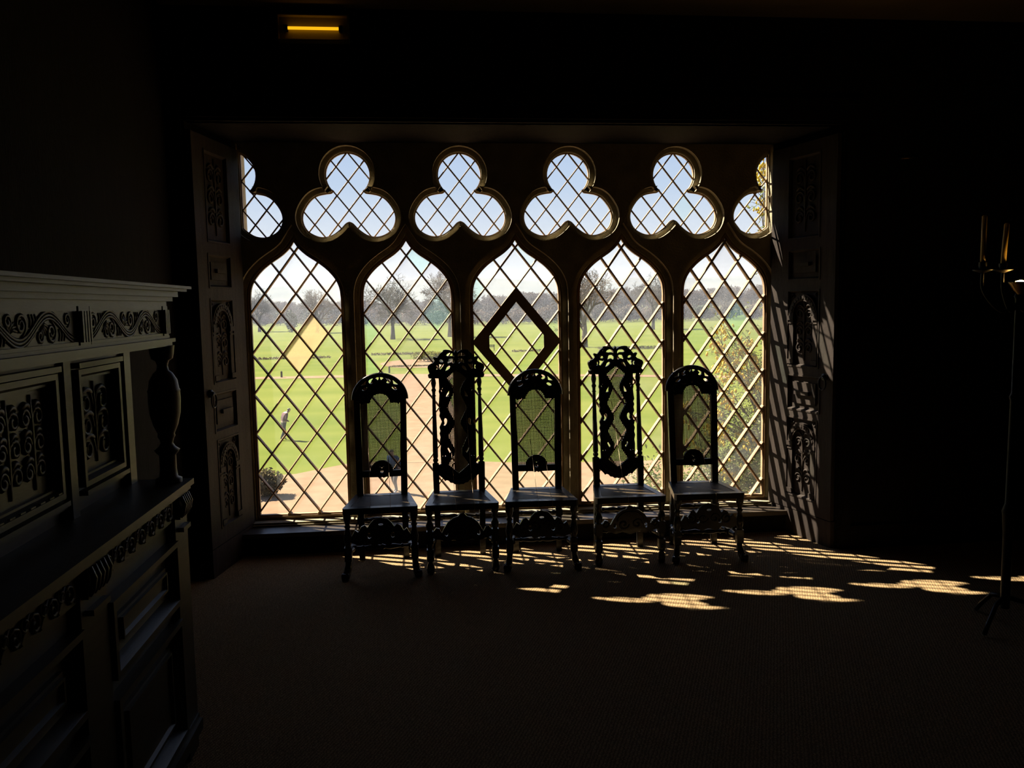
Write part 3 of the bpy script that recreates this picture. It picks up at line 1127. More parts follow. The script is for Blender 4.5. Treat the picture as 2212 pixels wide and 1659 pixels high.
def chair_B(root):
    """tall narrow back: turned posts, openwork crest, cane splat with wavy carved sides"""
    K, T = 0.00061, 1.435

    def q(pts):
        return [(x * K, T - (y - 45) * 0.00063) for x, y in pts]
    for s in (-1, 1):
        m = MB()
        m.frustum((s * 0.156, SD - 0.02 + 0.03, 0.0), (s * 0.156, SD - 0.02, 0.42), (0.019, 0.019), (0.020, 0.020))
        m.frustum(back_frame(s * 0.156, 0.42, 0), back_frame(s * 0.158, 0.655, 0), (0.020, 0.018), (0.022, 0.018))
        prof = [(0.022, 0.655), (0.012, 0.662), (0.019, 0.672), (0.019, 0.682), (0.014, 0.690), (0.019, 0.700), (0.0185, 0.76), (0.016, 0.90), (0.0125, 1.06), (0.0115, 1.115),
                (0.018, 1.118), (0.011, 1.124), (0.012, 1.145), (0.0175, 1.158), (0.011, 1.172), (0.014, 1.185), (0.0185, 1.205), (0.015, 1.228), (0.011, 1.245)]
        pts = [back_frame(s * 0.158, z, 0) for r, z in prof]
        m.tube(pts, [r for r, z in prof], 10)
        m.build('back_post', 'chair_black', root)
    # crest and splat as one carved board, pierced
    R = [(0, 45), (18, 78), (45, 58), (75, 50), (112, 46), (140, 50), (146, 66), (176, 86), (196, 112), (212, 132), (246, 122), (258, 134), (240, 168), (256, 186), (288, 198),
         (312, 216), (320, 248), (310, 284), (302, 300), (320, 318), (314, 350), (200, 358), (196, 470), (204, 500), (196, 530), (202, 600), (208, 640), (196, 668), (206, 700), (196, 730),
         (204, 770), (190, 800), (176, 830), (190, 860), (206, 890), (196, 930), (206, 960), (196, 1000), (206, 1040), (196, 1090), (202, 1140), (198, 1290), (236, 1305), (236, 1405),
         (212, 1420), (180, 1448), (158, 1476), (140, 1466), (118, 1474), (98, 1496), (70, 1500), (48, 1516), (20, 1512), (0, 1520)]
    outl = q(R + [(-x, y) for x, y in reversed(R[1:-1])])
    cw = [(0, 268), (60, 315), (112, 362), (70, 425), (40, 480), (38, 520), (70, 590), (114, 682), (70, 760), (36, 820), (34, 860), (68, 920), (112, 988), (72, 1070), (40, 1130), (42, 1190), (78, 1240), (118, 1302), (60, 1350), (0, 1396)]
    cane = q(cw + [(-x, y) for x, y in reversed(cw[1:-1])])
    hs = [cane]
    small = [
        [(22, 108), (40, 88), (70, 82), (96, 92), (110, 112), (84, 118), (52, 122), (30, 150), (22, 140)],
        [(18, 168), (44, 145), (78, 148), (88, 170), (94, 196), (70, 188), (50, 184), (32, 200), (20, 190)],
        [(64, 232), (80, 216), (104, 238), (122, 278), (94, 268), (72, 250)],
        [(134, 166), (150, 158), (176, 150), (188, 166), (172, 180), (150, 182)],
        [(134, 196), (150, 212), (178, 206), (192, 204), (186, 226), (194, 252), (176, 262), (158, 242), (142, 220)],
        [(202, 232), (216, 214), (226, 222), (216, 240), (226, 262), (206, 256)],
        [(86, 492), (112, 530), (124, 560), (92, 556)],
        [(156, 458), (178, 486), (170, 510)],
        [(122, 800), (140, 790), (152, 812), (146, 850), (160, 872), (140, 876), (122, 850), (116, 825)],
        [(84, 1160), (112, 1112), (122, 1124), (110, 1150), (96, 1176)],
        [(140, 1208), (156, 1178), (180, 1204), (176, 1216)],
    ]
    for h in small:
        hs.append(q(h))
        hs.append(mirror(q(h)))
    bd = MB().plate(outl, hs, -0.011, 0.011, back_frame).build('carved_back', 'chair_black', root)
    cp = bd
    for s in (-1, 1):
        m = MB()
        m.tube([Vector(back_frame(s * 0.172, 1.313, -0.024)), Vector(back_frame(s * 0.172, 1.313, 0.024))], 0.024, 12)
        m.tube([Vector(back_frame(s * 0.176, 1.256, -0.02)), Vector(back_frame(s * 0.176, 1.256, 0.02))], 0.018, 10)
        m.build('scroll_end', 'chair_black', bd)
        carve(cp, back_frame, [(s * x, z) for x, z in spiral(0.172, 1.313, 0.020, 0.004, 0, 1.5, 14)], 0.005, -0.024)
        carve(cp, back_frame, catmull(q([(s * 130, 70), (s * 150, 120), (s * 120, 200), (s * 150, 270), (s * 210, 300)]), 4), 0.009, -0.012)
        carve(cp, back_frame, catmull(q([(s * 8, 220), (s * 40, 205), (s * 75, 208), (s * 92, 225)]), 4), 0.007, -0.012)
        carve(cp, back_frame, catmull(q([(s * 8, 155), (s * 40, 128), (s * 80, 128), (s * 104, 150)]), 4), 0.007, -0.012)
        for a, b in ((470, 560), (620, 760), (880, 1040), (1100, 1240)):
            carve(cp, back_frame, catmull(q([(s * 180, a), (s * 150, (a * 2 + b) / 3), (s * 160, (a + b * 2) / 3), (s * 175, b)]), 4), 0.008, -0.012)
        carve(cp, back_frame, catmull(q([(s * 200, 1330), (s * 150, 1400), (s * 70, 1450), (0, 1460)]), 4), 0.009, -0.012)
    c = MB()
    cane_grid(c, offset(cane, 0.004), 0.0092, 0.0048, back_frame)
    tag(c.build('cane_panel', 'cane', bd), kind='stuff')
    seat_parts(root)
    legs_B(root)
    fr = lambda u, z, d: (u, 0.028 + d, z)
    o = [(-0.19, 0.28), (-0.172, 0.305), (-0.15, 0.30), (-0.135, 0.27), (-0.12, 0.30), (-0.095, 0.34), (-0.06, 0.365), (-0.03, 0.375), (-0.015, 0.392), (0, 0.397)]
    o = o + [(-x, z) for x, z in reversed(o[:-1])] + [(0.19, 0.24), (0.14, 0.225), (0.10, 0.21), (0.06, 0.225), (0, 0.205), (-0.06, 0.225), (-0.10, 0.21), (-0.14, 0.225), (-0.19, 0.24)]
    st = MB().plate(o, [ell(-0.105, 0.265, 0.012, 0.018, 8), ell(0.105, 0.265, 0.012, 0.018, 8)], -0.011, 0.011, fr).build('front_stretcher', 'chair_black', root)
    cp = st
    for s in (-1, 1):
        carve(cp, fr, [(s * 0.095 * cos(t * pi / 20), 0.27 + 0.09 * sin(t * pi / 20)) for t in range(2, 11)], 0.007, -0.012)
        carve(cp, fr, spiral(s * 0.165, 0.275, 0.024, 0.005, pi / 2, 1.3 * s, 12), 0.006, -0.012)
        carve(cp, fr, spiral(s * 0.045, 0.275, 0.036, 0.006, 0, 1.3 * s, 14), 0.007, -0.012)
    stretchers(root, 0.185)


def cords(root, xs, ztop):
    for x in xs:
        m = MB()
        m.tube([Vector(back_frame(x - 0.012, ztop, -0.02)), Vector((x + 0.008, 0.10, 0.478)), Vector((x + 0.01, -0.008, 0.462)), Vector((x + 0.01, -0.010, 0.40))], 0.0011, 4)
        m.build('tie_cord', 'cord', root)


def place(build, loc, rz, label, group):
    r = empty('cane_chair', loc, rz)
    build(r)
    tag(r, label, 'chair', group)
    return r


GA, GB = 'arched back cane chairs', 'tall carved cane chairs'
c1 = place(chair_A, (0.607, -0.905, 0), radians(0.6), 'black arched-back cane chair at the left end of the row', GA)
c2 = place(chair_B, (1.131, -0.905, 0), radians(0.3), 'tall carved cane chair, left of the two with openwork crests', GB)
c3 = copy_tree(c1)
c3.location = (1.649, -0.905, 0)
c3.rotation_euler = (0, 0, radians(-3.2))
tag(c3, 'black arched-back cane chair standing between the two tall carved chairs', 'chair', GA)
c4 = copy_tree(c2)
c4.location = (2.244, -0.905, 0)
c4.rotation_euler = (0, 0, radians(-1.2))
tag(c4, 'tall carved cane chair, right of the two with openwork crests', 'chair', GB)
c5 = copy_tree(c1)
c5.location = (2.780, -0.905, 0)
c5.rotation_euler = (0, 0, radians(-3.0))
tag(c5, 'black arched-back cane chair at the right end of the row', 'chair', GA)
cords(c1, (-0.075, 0.055), 0.86)
cords(c2, (-0.05, 0.07), 1.05)
cords(c3, (-0.03, 0.06), 0.80)
cords(c4, (-0.03,), 1.08)
cords(c5, (0.03,), 0.86)


# ------------------------------------------------------------------ court cupboard on the left
CX0 = -0.56


def cabinet():
    base = Vector((-0.28, -3.74, 0))
    root = empty('court_cupboard', base)
    tag(root, 'long carved oak court cupboard with scrolled frieze along the left wall', 'cupboard')
    Y0, Y1 = -4.64, -2.84

    def bx(mb, x0, x1, y0, y1, z0, z1):
        mb.box(x0 - base.x, x1 - base.x, y0 - base.y, y1 - base.y, z0, z1)
        return mb

    def F(X):
        return lambda u, z, d: (X + d - base.x, u - base.y, z)
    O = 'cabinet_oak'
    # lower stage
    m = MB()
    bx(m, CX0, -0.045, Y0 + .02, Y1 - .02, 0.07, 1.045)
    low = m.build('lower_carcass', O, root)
    for y in (Y0 + .06, -3.74, Y1 - .06):
        m = MB()
        bx(m, -0.10, -0.02, y - .06, y + .06, 0.0, 0.07)
        bx(m, CX0, CX0 + .08, y - .06, y + .06, 0.0, 0.07)
        m.build('foot', O, root)
    m = MB()
    bx(m, -0.06, 0.0, Y0, Y1, 0.07, 0.115)
    bx(m, -0.06, -0.012, Y0, Y1, 0.115, 0.135)
    m.build('base_moulding', O, root)
    for a, b in ((Y0, Y0 + .15), (-3.83, -3.65), (Y1 - .15, Y1)):
        m = MB()
        bx(m, -0.05, -0.018, a, b, 0.135, 0.965)
        p = m.build('stile', O, root)
        # fluted bracket at its head
        m = MB()
        n = 5
        bx(m, -0.03, -0.004, a + .02, b - .02, 0.955, 1.045)
        for k in range(n):
            yy = a + .035 + (b - a - .07) * k / (n - 1)
            m.tube([Vector((x - base.x, yy - base.y, z)) for x, z in ((-0.002, 1.04), (0.010, 1.01), (0.004, 0.98), (-0.006, 0.962))], 0.008, 6)
        m.build('bracket', O, p)
        m = MB()
        bx(m, -0.018, 0.004, a + .03, b - .03, 0.905, 0.922)
        m.build('fillet', O, p)
    for a, b in ((Y0 + .15, -3.83), (-3.65, Y1 - .15)):
        m = MB()
        bx(m, -0.05, -0.026, a, b, 0.955, 1.045)
        fz = m.build('lower_frieze', O, root)
        fr = F(-0.026)
        k = 0
        y = a + 0.035
        while y < b - 0.03:
            m = MB()
            relief(m, fr, spiral(y, 1.0 + (0.010 if k % 2 else -0.010), 0.032, 0.005, (0 if k % 2 else pi), 1.4 * (1 if k % 2 else -1), 12), 0.007, 0.002, 4)
            relief(m, fr, [(y - 0.03, 0.965 if k % 2 else 1.035), (y, 1.0), (y + 0.03, 1.035 if k % 2 else 0.965)], 0.005, 0.002, 4)
            m.build('carved_scroll', O, fz)
            y += 0.048
            k += 1
        for z0, z1, kind in ((0.645, 0.885, 'upper_panel'), (0.14, 0.585, 'lower_panel')):
            m = MB()
            ring_mould(m, F(-0.045), a + .01, b - .01, z0, z1, 0.040, 0.0, 0.040)
            m.plate(rect(a + .10, b - .10, z0 + .075, z1 - .075), [], 0.0, 0.014, F(-0.045))
            p = m.build(kind, O, root)
            m = MB()
            ring_mould(m, F(-0.031), a + .115, b - .115, z0 + .085, z1 - .085, 0.015, 0.0, 0.012)
            m.build('inner_moulding', O, p)
    # ledge
    m = MB()
    bx(m, CX0, 0.012, Y0 - .03, Y1 + .015, 1.062, 1.084)
    bx(m, CX0, 0.0, Y0 - .02, Y1 + .008, 1.045, 1.064)
    m.build('ledge', O, root)
    # upper stage, set back
    XU = -0.19
    m = MB()
    bx(m, CX0, XU - 0.03, Y0 + .05, Y1 - .01, 1.084, 1.605)
    m.build('upper_carcass', O, root)
    for a, b in ((-2.915, -2.852), (-3.425, -3.375), (-4.105, -4.055), (-4.628, -4.565)):
        m = MB()
        bx(m, XU - 0.03, XU, a, b, 1.084, 1.605)
        m.build('upright', O, root)
    for j, (a, b, c, d) in enumerate(((-3.375, -2.915, 1.12, 1.60), (-4.055, -3.425, 1.12, 1.60), (-4.565, -4.105, 1.12, 1.60))):
        fr = F(XU - 0.03)
        m = MB()
        m.plate(rect(a, b, c, d), [rect(a + .085, b - .085, c + .08, d - .085)], 0.0, 0.014, fr)
        dr_ = m.build('door', O, root)
        m = MB()
        ring_mould(m, fr, a + .05, b - .05, c + .045, d - .05, 0.035, 0.0, 0.034)
        bx(m, XU - 0.03, XU + 0.012, a + .04, b - .04, d - .045, d - .028)
        bx(m, XU - 0.03, XU + 0.012, a + .04, b - .04, c + .02, c + .036)
        m.build('door_moulding', O, dr_)
        m = MB()
        if j == 1:
            n = 9
            for k in range(n):
                yy = a + .08 + (b - a - .16) * k / (n - 1)
                mm = MB()
                bx(mm, XU - 0.016, XU + 0.002, yy - .014, yy + .014, c + .048, c + .068)
                mm.build('dentil', O, dr_)
        for q in range(3 if j == 1 else 1):
            w = (b - a - .20) / (3 if j == 1 else 1)
            ya = a + .10 + q * w
            f_ = MB()
            foliage(f_, fr, ya, ya + w, c + .10, d - .10, 0.008, 0.002)
            f_.build('carving', O, dr_)
    # corner balusters carrying the entablature
    prof = [(0.048, 1.084), (0.048, 1.100), (0.034, 1.106), (0.030, 1.135), (0.030, 1.190), (0.040, 1.200), (0.046, 1.210), (0.030, 1.222), (0.022, 1.236), (0.026, 1.252),
            (0.032, 1.262), (0.030, 1.272), (0.044, 1.305), (0.055, 1.350), (0.058, 1.40), (0.057, 1.43), (0.059, 1.436), (0.055, 1.442), (0.050, 1.475), (0.034, 1.502),
            (0.022, 1.512), (0.019, 1.530), (0.024, 1.548), (0.038, 1.556), (0.042, 1.575), (0.046, 1.605)]
    for y in (-2.895, -4.585):
        m = MB()
        m.lathe(prof, (-0.060 - base.x, y - base.y, 0), 16)
        m.build('baluster', O, root)
    # entablature
    m = MB()
    bx(m, CX0, -0.045, Y0 + .02, -2.88, 1.64, 1.752)
    fz = m.build('frieze', O, root)
    m = MB()
    bx(m, CX0, -0.028, Y0 + .005, -2.865, 1.604, 1.618)
    bx(m, CX0, -0.018, Y0, -2.855, 1.618, 1.632)
    bx(m, CX0, -0.034, Y0 + .01, -2.872, 1.632, 1.642)
    m.build('architrave', O, root)
    m = MB()
    for k, (z0, z1, o) in enumerate(((1.752, 1.770, 0.006), (1.770, 1.786, 0.024), (1.786, 1.806, 0.040), (1.806, 1.816, 0.066), (1.816, 1.826, 0.080))):
        bx(m, CX0, -0.045 + o, Y0 + .02 - o, -2.88 + o, z0, z1)
    m.build('cornice', O, root)
    fr = F(-0.045)
    pil = (-2.905, -3.635, -4.365)
    for yc in pil:
        m = MB()
        w = 0.036 if yc != -2.905 else 0.026
        m.plate(rect(yc - w, yc + w, 1.642, 1.752), [], 0.0, 0.010, fr)
        for k in range(4):
            yy = yc - w * 0.75 + w * 1.5 * k / 3
            m.plate(rect(yy - w * .14, yy + w * .14, 1.650, 1.738), [], 0.010, 0.018, fr)
        m.build('pilaster', O, fz)
    for a, b in ((-3.59, -2.94), (-4.32, -3.68)):
        n = 2
        L = (b - a) / n
        zc, A_ = 1.695, 0.036
        m = MB()
        m.plate(rect(a, b, 1.738, 1.752), [], 0.0, 0.008, fr)
        m.plate(rect(a, b, 1.642, 1.652), [], 0.0, 0.008, fr)
        m.build('frieze_rail', O, fz)
        FX = (Vector((1, 0, 0)), 0.45)
        A_ = 0.034
        wv = [(a + (b - a) * t / 48, zc + A_ * cos(2 * pi * n * t / 48 + pi)) for t in range(49)]
        m = MB()
        for off in (-0.009, 0.0, 0.009):
            relief(m, fr, [(y, z + off) for y, z in wv], 0.0055, 0.0015, 5, FX)
        m.build('carved_wave', O, fz)
        for k in range(2 * n):
            yy = a + L * (0.25 + 0.5 * k)
            up = 1 if k % 2 else -1
            m = MB()
            # hump k: the wave is high for odd k, so its volute hangs below, and the other way round
            yc = a + L * 0.5 * k + (0.0 if k else 0.02)
            s_ = -1 if k % 2 else 1
            sp = spiral(yc + 0.012, zc + s_ * 0.012, 0.030, 0.005, -pi / 2 * s_, 1.75 * s_, 22)
            relief(m, fr, sp, 0.0062, 0.0015, 5, FX)
            sp = spiral(yc + L * 0.25 + 0.03, zc - s_ * 0.020, 0.020, 0.004, pi / 2 * s_, -1.5 * s_, 18)
            relief(m, fr, sp, 0.0052, 0.0015, 5, FX)
            for t in range(6):
                an = s_ * (pi * 0.02 + pi * 0.13 * t) + (0 if s_ > 0 else 0)
                bx_, bz_ = yc - L * 0.13, zc - s_ * 0.006
                relief(m, fr, [(bx_, bz_), (bx_ + 0.018 * cos(an + .3), bz_ + 0.018 * sin(an + .3)), (bx_ + 0.036 * cos(an), bz_ + 0.030 * sin(an))], 0.0052, 0.001, 4, FX)
            for t in range(3):
                bx_ = yc + L * (0.18 + 0.05 * t)
                relief(m, fr, [(bx_, zc + s_ * 0.004), (bx_ + 0.006, zc + s_ * 0.022), (bx_ - 0.002, zc + s_ * 0.036)], 0.0050, 0.001, 4, FX)
            m.build('carved_scroll', O, fz)


cabinet()

# ------------------------------------------------------------------ striplight high on the dark wall
lr = empty('strip_light', (0.293, YW, 3.44))
tag(lr, 'small amber tube light in a shallow box high on the wall', 'light')
m = MB()
LW, LH = 0.215, 0.078
m.box(-LW, LW, -0.020, 0.0, -LH, LH)
m.box(-LW, LW, -0.060, -0.02, LH - .008, LH)
m.box(-LW, LW, -0.060, -0.02, -LH, -LH + .008)
m.box(-LW, -LW + .008, -0.060, -0.02, -LH, LH)
m.box(LW - .008, LW, -0.060, -0.02, -LH, LH)
m.build('reflector_box', 'lamp_housing', lr)
m = MB()
m.tube([Vector((-0.155, -0.040, 0)), Vector((0.155, -0.040, 0))], 0.009, 10)
m.build('tube', 'lamp_tube', lr)
for s in (-1, 1):
    m = MB()
    m.box(s * .165 - .012, s * .165 + .012, -0.052, -0.018, -0.016, 0.016)
    m.build('tube_holder', 'iron', lr)

# ------------------------------------------------------------------ iron candle stand at the right edge
sx0, sy0 = 3.925, -2.2
cs = empty('candle_stand', (sx0, sy0, 0))
tag(cs, 'black iron floor candle stand at the right edge of the picture', 'candle stand')
m = MB()
m.lathe([(0.022, 0.10), (0.024, 0.5), (0.030, 0.60), (0.034, 0.62), (0.020, 0.66), (0.016, 1.2), (0.022, 1.22), (0.013, 1.24), (0.012, 1.72), (0.018, 1.735), (0.012, 1.75)], (0, 0, 0), 10)
m.build('stem', 'iron', cs)
for k in range(3):
    a = radians(90 + 120 * k)
    m = MB()
    m.tube([Vector((0.01 * cos(a), 0.01 * sin(a), 0.16)), Vector((0.10 * cos(a), 0.10 * sin(a), 0.14)), Vector((0.18 * cos(a), 0.18 * sin(a), 0.06)), Vector((0.22 * cos(a), 0.22 * sin(a), 0.012))], [0.013, 0.012, 0.012, 0.012], 8)
    m.build('leg', 'iron', cs)
for dx, dy, z0, z1, lean in ((-0.198, 0.0, 1.905, 2.142, 0.0), (-0.088, 0.0, 1.898, 2.102, 0.012), (0.12, 0.03, 1.90, 2.12, 0.0)):
    m = MB()
    m.tube(catmull([(0, 0, 1.70), (dx * 0.45, dy * .45, 1.66), (dx * .95, dy * .95, 1.76), (dx, dy, 1.86)], 5), 0.008, 8)
    ar = m.build('arm', 'iron', cs)
    m = MB()
    m.lathe([(0.010, 1.855), (0.045, 1.868), (0.047, 1.872), (0.016, 1.876), (0.019, 1.89), (0.019, z0 + 0.004)], (dx, dy, 0), 12)
    m.build('drip_cup', 'iron', ar)
    m = MB()
    m.tube([Vector((dx, dy, z0)), Vector((dx + lean * .4, dy, (z0 + z1) / 2)), Vector((dx + lean, dy, z1 - .006)), Vector((dx + lean, dy, z1))], [0.0125, 0.0125, 0.012, 0.008], 12)
    cd = m.build('candle', 'beeswax', cs)
    cd['label'] = 'yellow beeswax candle'
    m = MB()
    m.tube([Vector((dx + lean, dy, z1 - .002)), Vector((dx + lean, dy, z1 + .008))], 0.001, 5)
    m.build('wick', 'iron', cd)
# small uplighter dish on the stand
m = MB()
m.lathe([(0.012, 1.745), (0.03, 1.765), (0.052, 1.800), (0.056, 1.808), (0.050, 1.806), (0.028, 1.776), (0.010, 1.768)], (-0.012, -0.03, 0), 18)
d = m.build('uplight_dish', 'brass', cs)
m = MB()
m.lathe([(0.004, 1.780), (0.022, 1.785), (0.030, 1.800), (0.022, 1.812), (0.004, 1.816)], (-0.012, -0.03, 0), 14)
m.build('bulb', 'uplight_bulb', d)

# small brass rail, invented to give a faint glint right of the recess
wrl = empty('wall_rail', (4.19, YW, 2.67))
tag(wrl, 'thin brass rail invented for a glint on the dark wall right of the recess', 'rail')
m = MB()
m.tube([Vector((-0.07, -0.04, -0.004)), Vector((0.07, -0.04, 0.004))], 0.005, 8)
m.build('rod', 'brass', wrl)
for s in (-1, 1):
    m = MB()
    m.tube([Vector((s * .05, 0, 0)), Vector((s * .05, -0.042, 0))], 0.004, 6)
    m.build('bracket', 'brass', wrl)


# ------------------------------------------------------------------ the park outside
ZG = -5.5


def flat(name, pts, z, m, label):
    o = MB().plate(pts, [], z - 0.25, z, lambda u, v, d: (u, v, d)).build(name, m)
    return tag(o, label, kind='structure')


flat('ground_lawn', [(-2600, 0.22), (2600, 0.22), (2600, 3400), (-2600, 3400)], ZG, 'grass', 'wide green parkland lawn')
flat('ground_forecourt', [(-30, 0.22), (40, 0.22), (40, 27.5), (22, 29.5), (8.1, 30.1), (4.4, 30.8), (2.75, 31.4), (2.7, 33), (-0.1, 33), (-0.4, 32.2), (-1.8, 32.0), (-2.9, 31.8),
                          (-3.8, 31.0), (-4.9, 29.9), (-6.3, 29.7), (-12, 29.0), (-30, 28)], ZG + 0.03, 'gravel', 'pale gravel forecourt below the window')
flat('ground_path', [(-0.1, 31.5), (2.72, 31.2), (2.72, 47.1), (2.55, 69.6), (3.4, 76), (6.0, 79.5), (-6.0, 82.0), (-2.2, 78), (-1.0, 62.4), (-0.5, 47.8)], ZG + 0.04, 'gravel', 'gravel path running out across the lawn')
flat('ground_cross_path', [(-60, 86), (-16.3, 80.4), (-1.5, 79.2), (18.3, 73.2), (40, 63.5), (40, 66.2), (18.3, 75.6), (-1.5, 82.4), (-17, 83.1), (-60, 89.5)], ZG + 0.02, 'gravel', 'thin gravel path crossing the lawn')
flat('ground_island', catmull([(-5.0, 99), (-3.0, 92.5), (0.5, 90.8), (4.2, 91.5), (5.5, 97), (3.5, 104), (-0.8, 106.5), (-3.5, 104)], 4, True), ZG + 0.03, 'gravel', 'gravel island with low shrubs')

# far hills
random.seed(4)
hm = MB()
N = 60
rows = []
for j, (y, hf) in enumerate(((2300, 0.0), (2600, 0.45), (2950, 0.85), (3300, 1.0), (3700, 0.4))):
    row = []
    for i in range(N + 1):
        x = -2400 + 4800 * i / N
        t = x / 3300.0
        h = 98 + 18 * sin(5.1 * t + 0.6) + 10 * sin(13 * t + 2.0) + 5 * sin(31 * t)
        row.append((x, y, ZG - 1 + hf * h))
    rows.append(row)
for a, b in zip(rows[:-1], rows[1:]):
    hm.strip(a, b, True, closed=False)
tag(hm.build('ground_hills', 'hill_wood'), 'low blue-grey hills on the horizon', kind='structure')


def grow(tr, tw, p, d, L, r, lev, mx, rng, minr, droop):
    nseg = 3 if lev < 2 else 2
    pts = [p]
    rr = [r]
    q = p.copy()
    dd = d.copy()
    for s in range(nseg):
        dd = (dd + Vector((rng.uniform(-1, 1), rng.uniform(-1, 1), rng.uniform(-.6, .8))) * (0.10 + 0.05 * lev)).normalized()
        if lev >= 3:
            dd = (dd + Vector((0, 0, -droop))).normalized()
        q = q + dd * (L / nseg)
        pts.append(q.copy())
        rr.append(max(minr, r * (1 - 0.55 * (s + 1) / nseg)))
    (tr if lev < 2 else tw).tube(pts, rr, 6 if lev < 2 else 3, lev < 2)
    if lev >= mx:
        return
    n = (5 if lev == 0 else 4) if lev < 2 else rng.choice((3, 3, 4))
    for k in range(n):
        f = (0.45 + 0.55 * (k + 1) / n) if lev else (0.5 + 0.5 * (k + 1) / n)
        i = min(nseg - 1, int(f * nseg))
        fr_ = f * nseg - i
        base = pts[i].lerp(pts[i + 1], min(1, fr_))
        az = 2 * pi * (k / n + rng.random() * 0.25) + lev
        ang = radians(rng.uniform(24, 52))
        o = dd.orthogonal().normalized()
        e = (dd * cos(ang) + (Matrix.Rotation(az, 3, dd) @ o) * sin(ang)).normalized()
        e = (e + Vector((0, 0, 0.12 if lev < 3 else 0))).normalized()
        grow(tr, tw, base, e, L * rng.uniform(0.60, 0.78), max(minr, r * 0.55), lev + 1, mx, rng, minr, droop)


def tree_meshes(seed, H, mx, minr, trunk_f=0.28, droop=0.02, bark='bark', twig='twig_brown', wide=1.0):
    rng = random.Random(seed)
    tr, tw = MB(), MB()
    grow(tr, tw, Vector((0, 0, -0.2)), Vector((0, 0, 1)), H * trunk_f, H * 0.030, 0, mx, rng, minr, droop)
    zm = max(p[2] for p in tw.v)
    Mx = Matrix.Diagonal((H / zm * wide, H / zm * wide, H / zm, 1))
    return tr.xf(Mx).mesh('trunk', bark), tw.xf(Mx).mesh('twigs', twig)


def tree(name, meshes, loc, rz, sc, label, group=None, cat='tree'):
    r = empty(name, loc, rz)
    r.scale = (sc, sc, sc)
    link('trunk', meshes[0], r)
    tag(link('twigs', meshes[1], r), kind='stuff')
    return tag(r, label, cat, group)


random.seed(21)
big = tree_meshes(5, 13.0, 6, 0.018, 0.26, 0.03, 'bark', 'twig_brown')
big2 = tree_meshes(9, 14.0, 6, 0.02, 0.26, 0.03, 'bark_grey', 'twig_grey')
tree('bare_tree', big, (27.2, 128.0, ZG), 0.4, 1.0, 'large bare parkland tree behind the fourth lancet', None)
tree('bare_tree', big2, (61.5, 208.0, ZG), 1.9, 1.12, 'bare tree with low boughs at the right of the fourth lancet', None)
tree('bare_tree', big2, (-6.5, 178.0, ZG), 2.7, 1.05, 'tall bare tree standing on the lawn behind the second lancet', None)
tree('bare_tree', big, (6.5, 186.0, ZG), 4.1, 1.20, 'bare tree just right of the tall one, behind the second lancet', None)
tree('bare_tree', big, (-31, 240.0, ZG), 5.0, 1.0, 'bare tree at the right of the leftmost lancet', None)
tree('bare_tree', big2, (-52, 262.0, ZG), 3.0, 1.0, 'bare tree left of centre in the leftmost lancet', None)
var = [tree_meshes(30 + k, 12.5, 6, 0.035, 0.13 + 0.03 * (k % 3), 0.02, 'bark_grey' if k % 2 else 'bark', 'twig_grey' if k % 2 else 'twig_brown', 0.83) for k in range(5)]


def seen_through(x, y):
    """which lancet shows a far thing"""
    t = (x - 0.93) / (y + 6.07)
    return ('leftmost', 'second', 'middle', 'fourth', 'rightmost')[max(0, min(4, int(round((0.93 + 6.07 * t) / 0.8))))]


k = 0
for row in range(6):
    for i in range(-6, 18):
        t = (i + (0.5 if row % 2 else 0.0) + random.uniform(-.05, .05)) / 17.5
        tc_ = max(0, 0.40 - max(t, 0))
        y = 331 + 16.5 * row + random.uniform(-.8, .8) + 156 * tc_
        x = (-0.235 + 0.70 * t) * (346 + 40 * tc_) + 0.93 + 12 * (t - 0.3) * row / 6
        w_ = seen_through(x, y)
        tree('woodland_tree', var[(k + row) % 5], (x, y, ZG), random.uniform(0, 6.28), random.uniform(0.88, 1.08) * (0.82 + 0.26 * min(1, max(0, (t - 0.3) / 0.4))) * (1 + 0.012 * row),
             'bare winter tree in the far woodland seen through the %s lancet' % w_, 'far woodland behind the %s lancet' % w_)
        k += 1


def clump(seed, rx, ry, rz, n, size, shell=0.55):
    rng = random.Random(seed)
    m = MB()
    for _ in range(n):
        d = Vector((rng.gauss(0, 1), rng.gauss(0, 1), rng.gauss(0, 1))).normalized()
        s = shell + (1 - shell) * rng.random()
        wob = 0.85 + 0.25 * sin(3 * d.x + seed) * cos(4 * d.y)
        c = Vector((d.x * rx * s * wob, d.y * ry * s * wob, rz + d.z * rz * s * wob))
        if c.z < 0:
            c.z = -c.z * 0.3
        a = Vector((rng.uniform(-1, 1), rng.uniform(-1, 1), rng.uniform(-1, 1))).normalized()
        b = a.orthogonal().normalized()
        w = size * rng.uniform(0.6, 1.3)
        m.add([c - a * w, c + b * w * .5, c + a * w, c - b * w * .5], [(0, 1, 2, 3)])
    return m


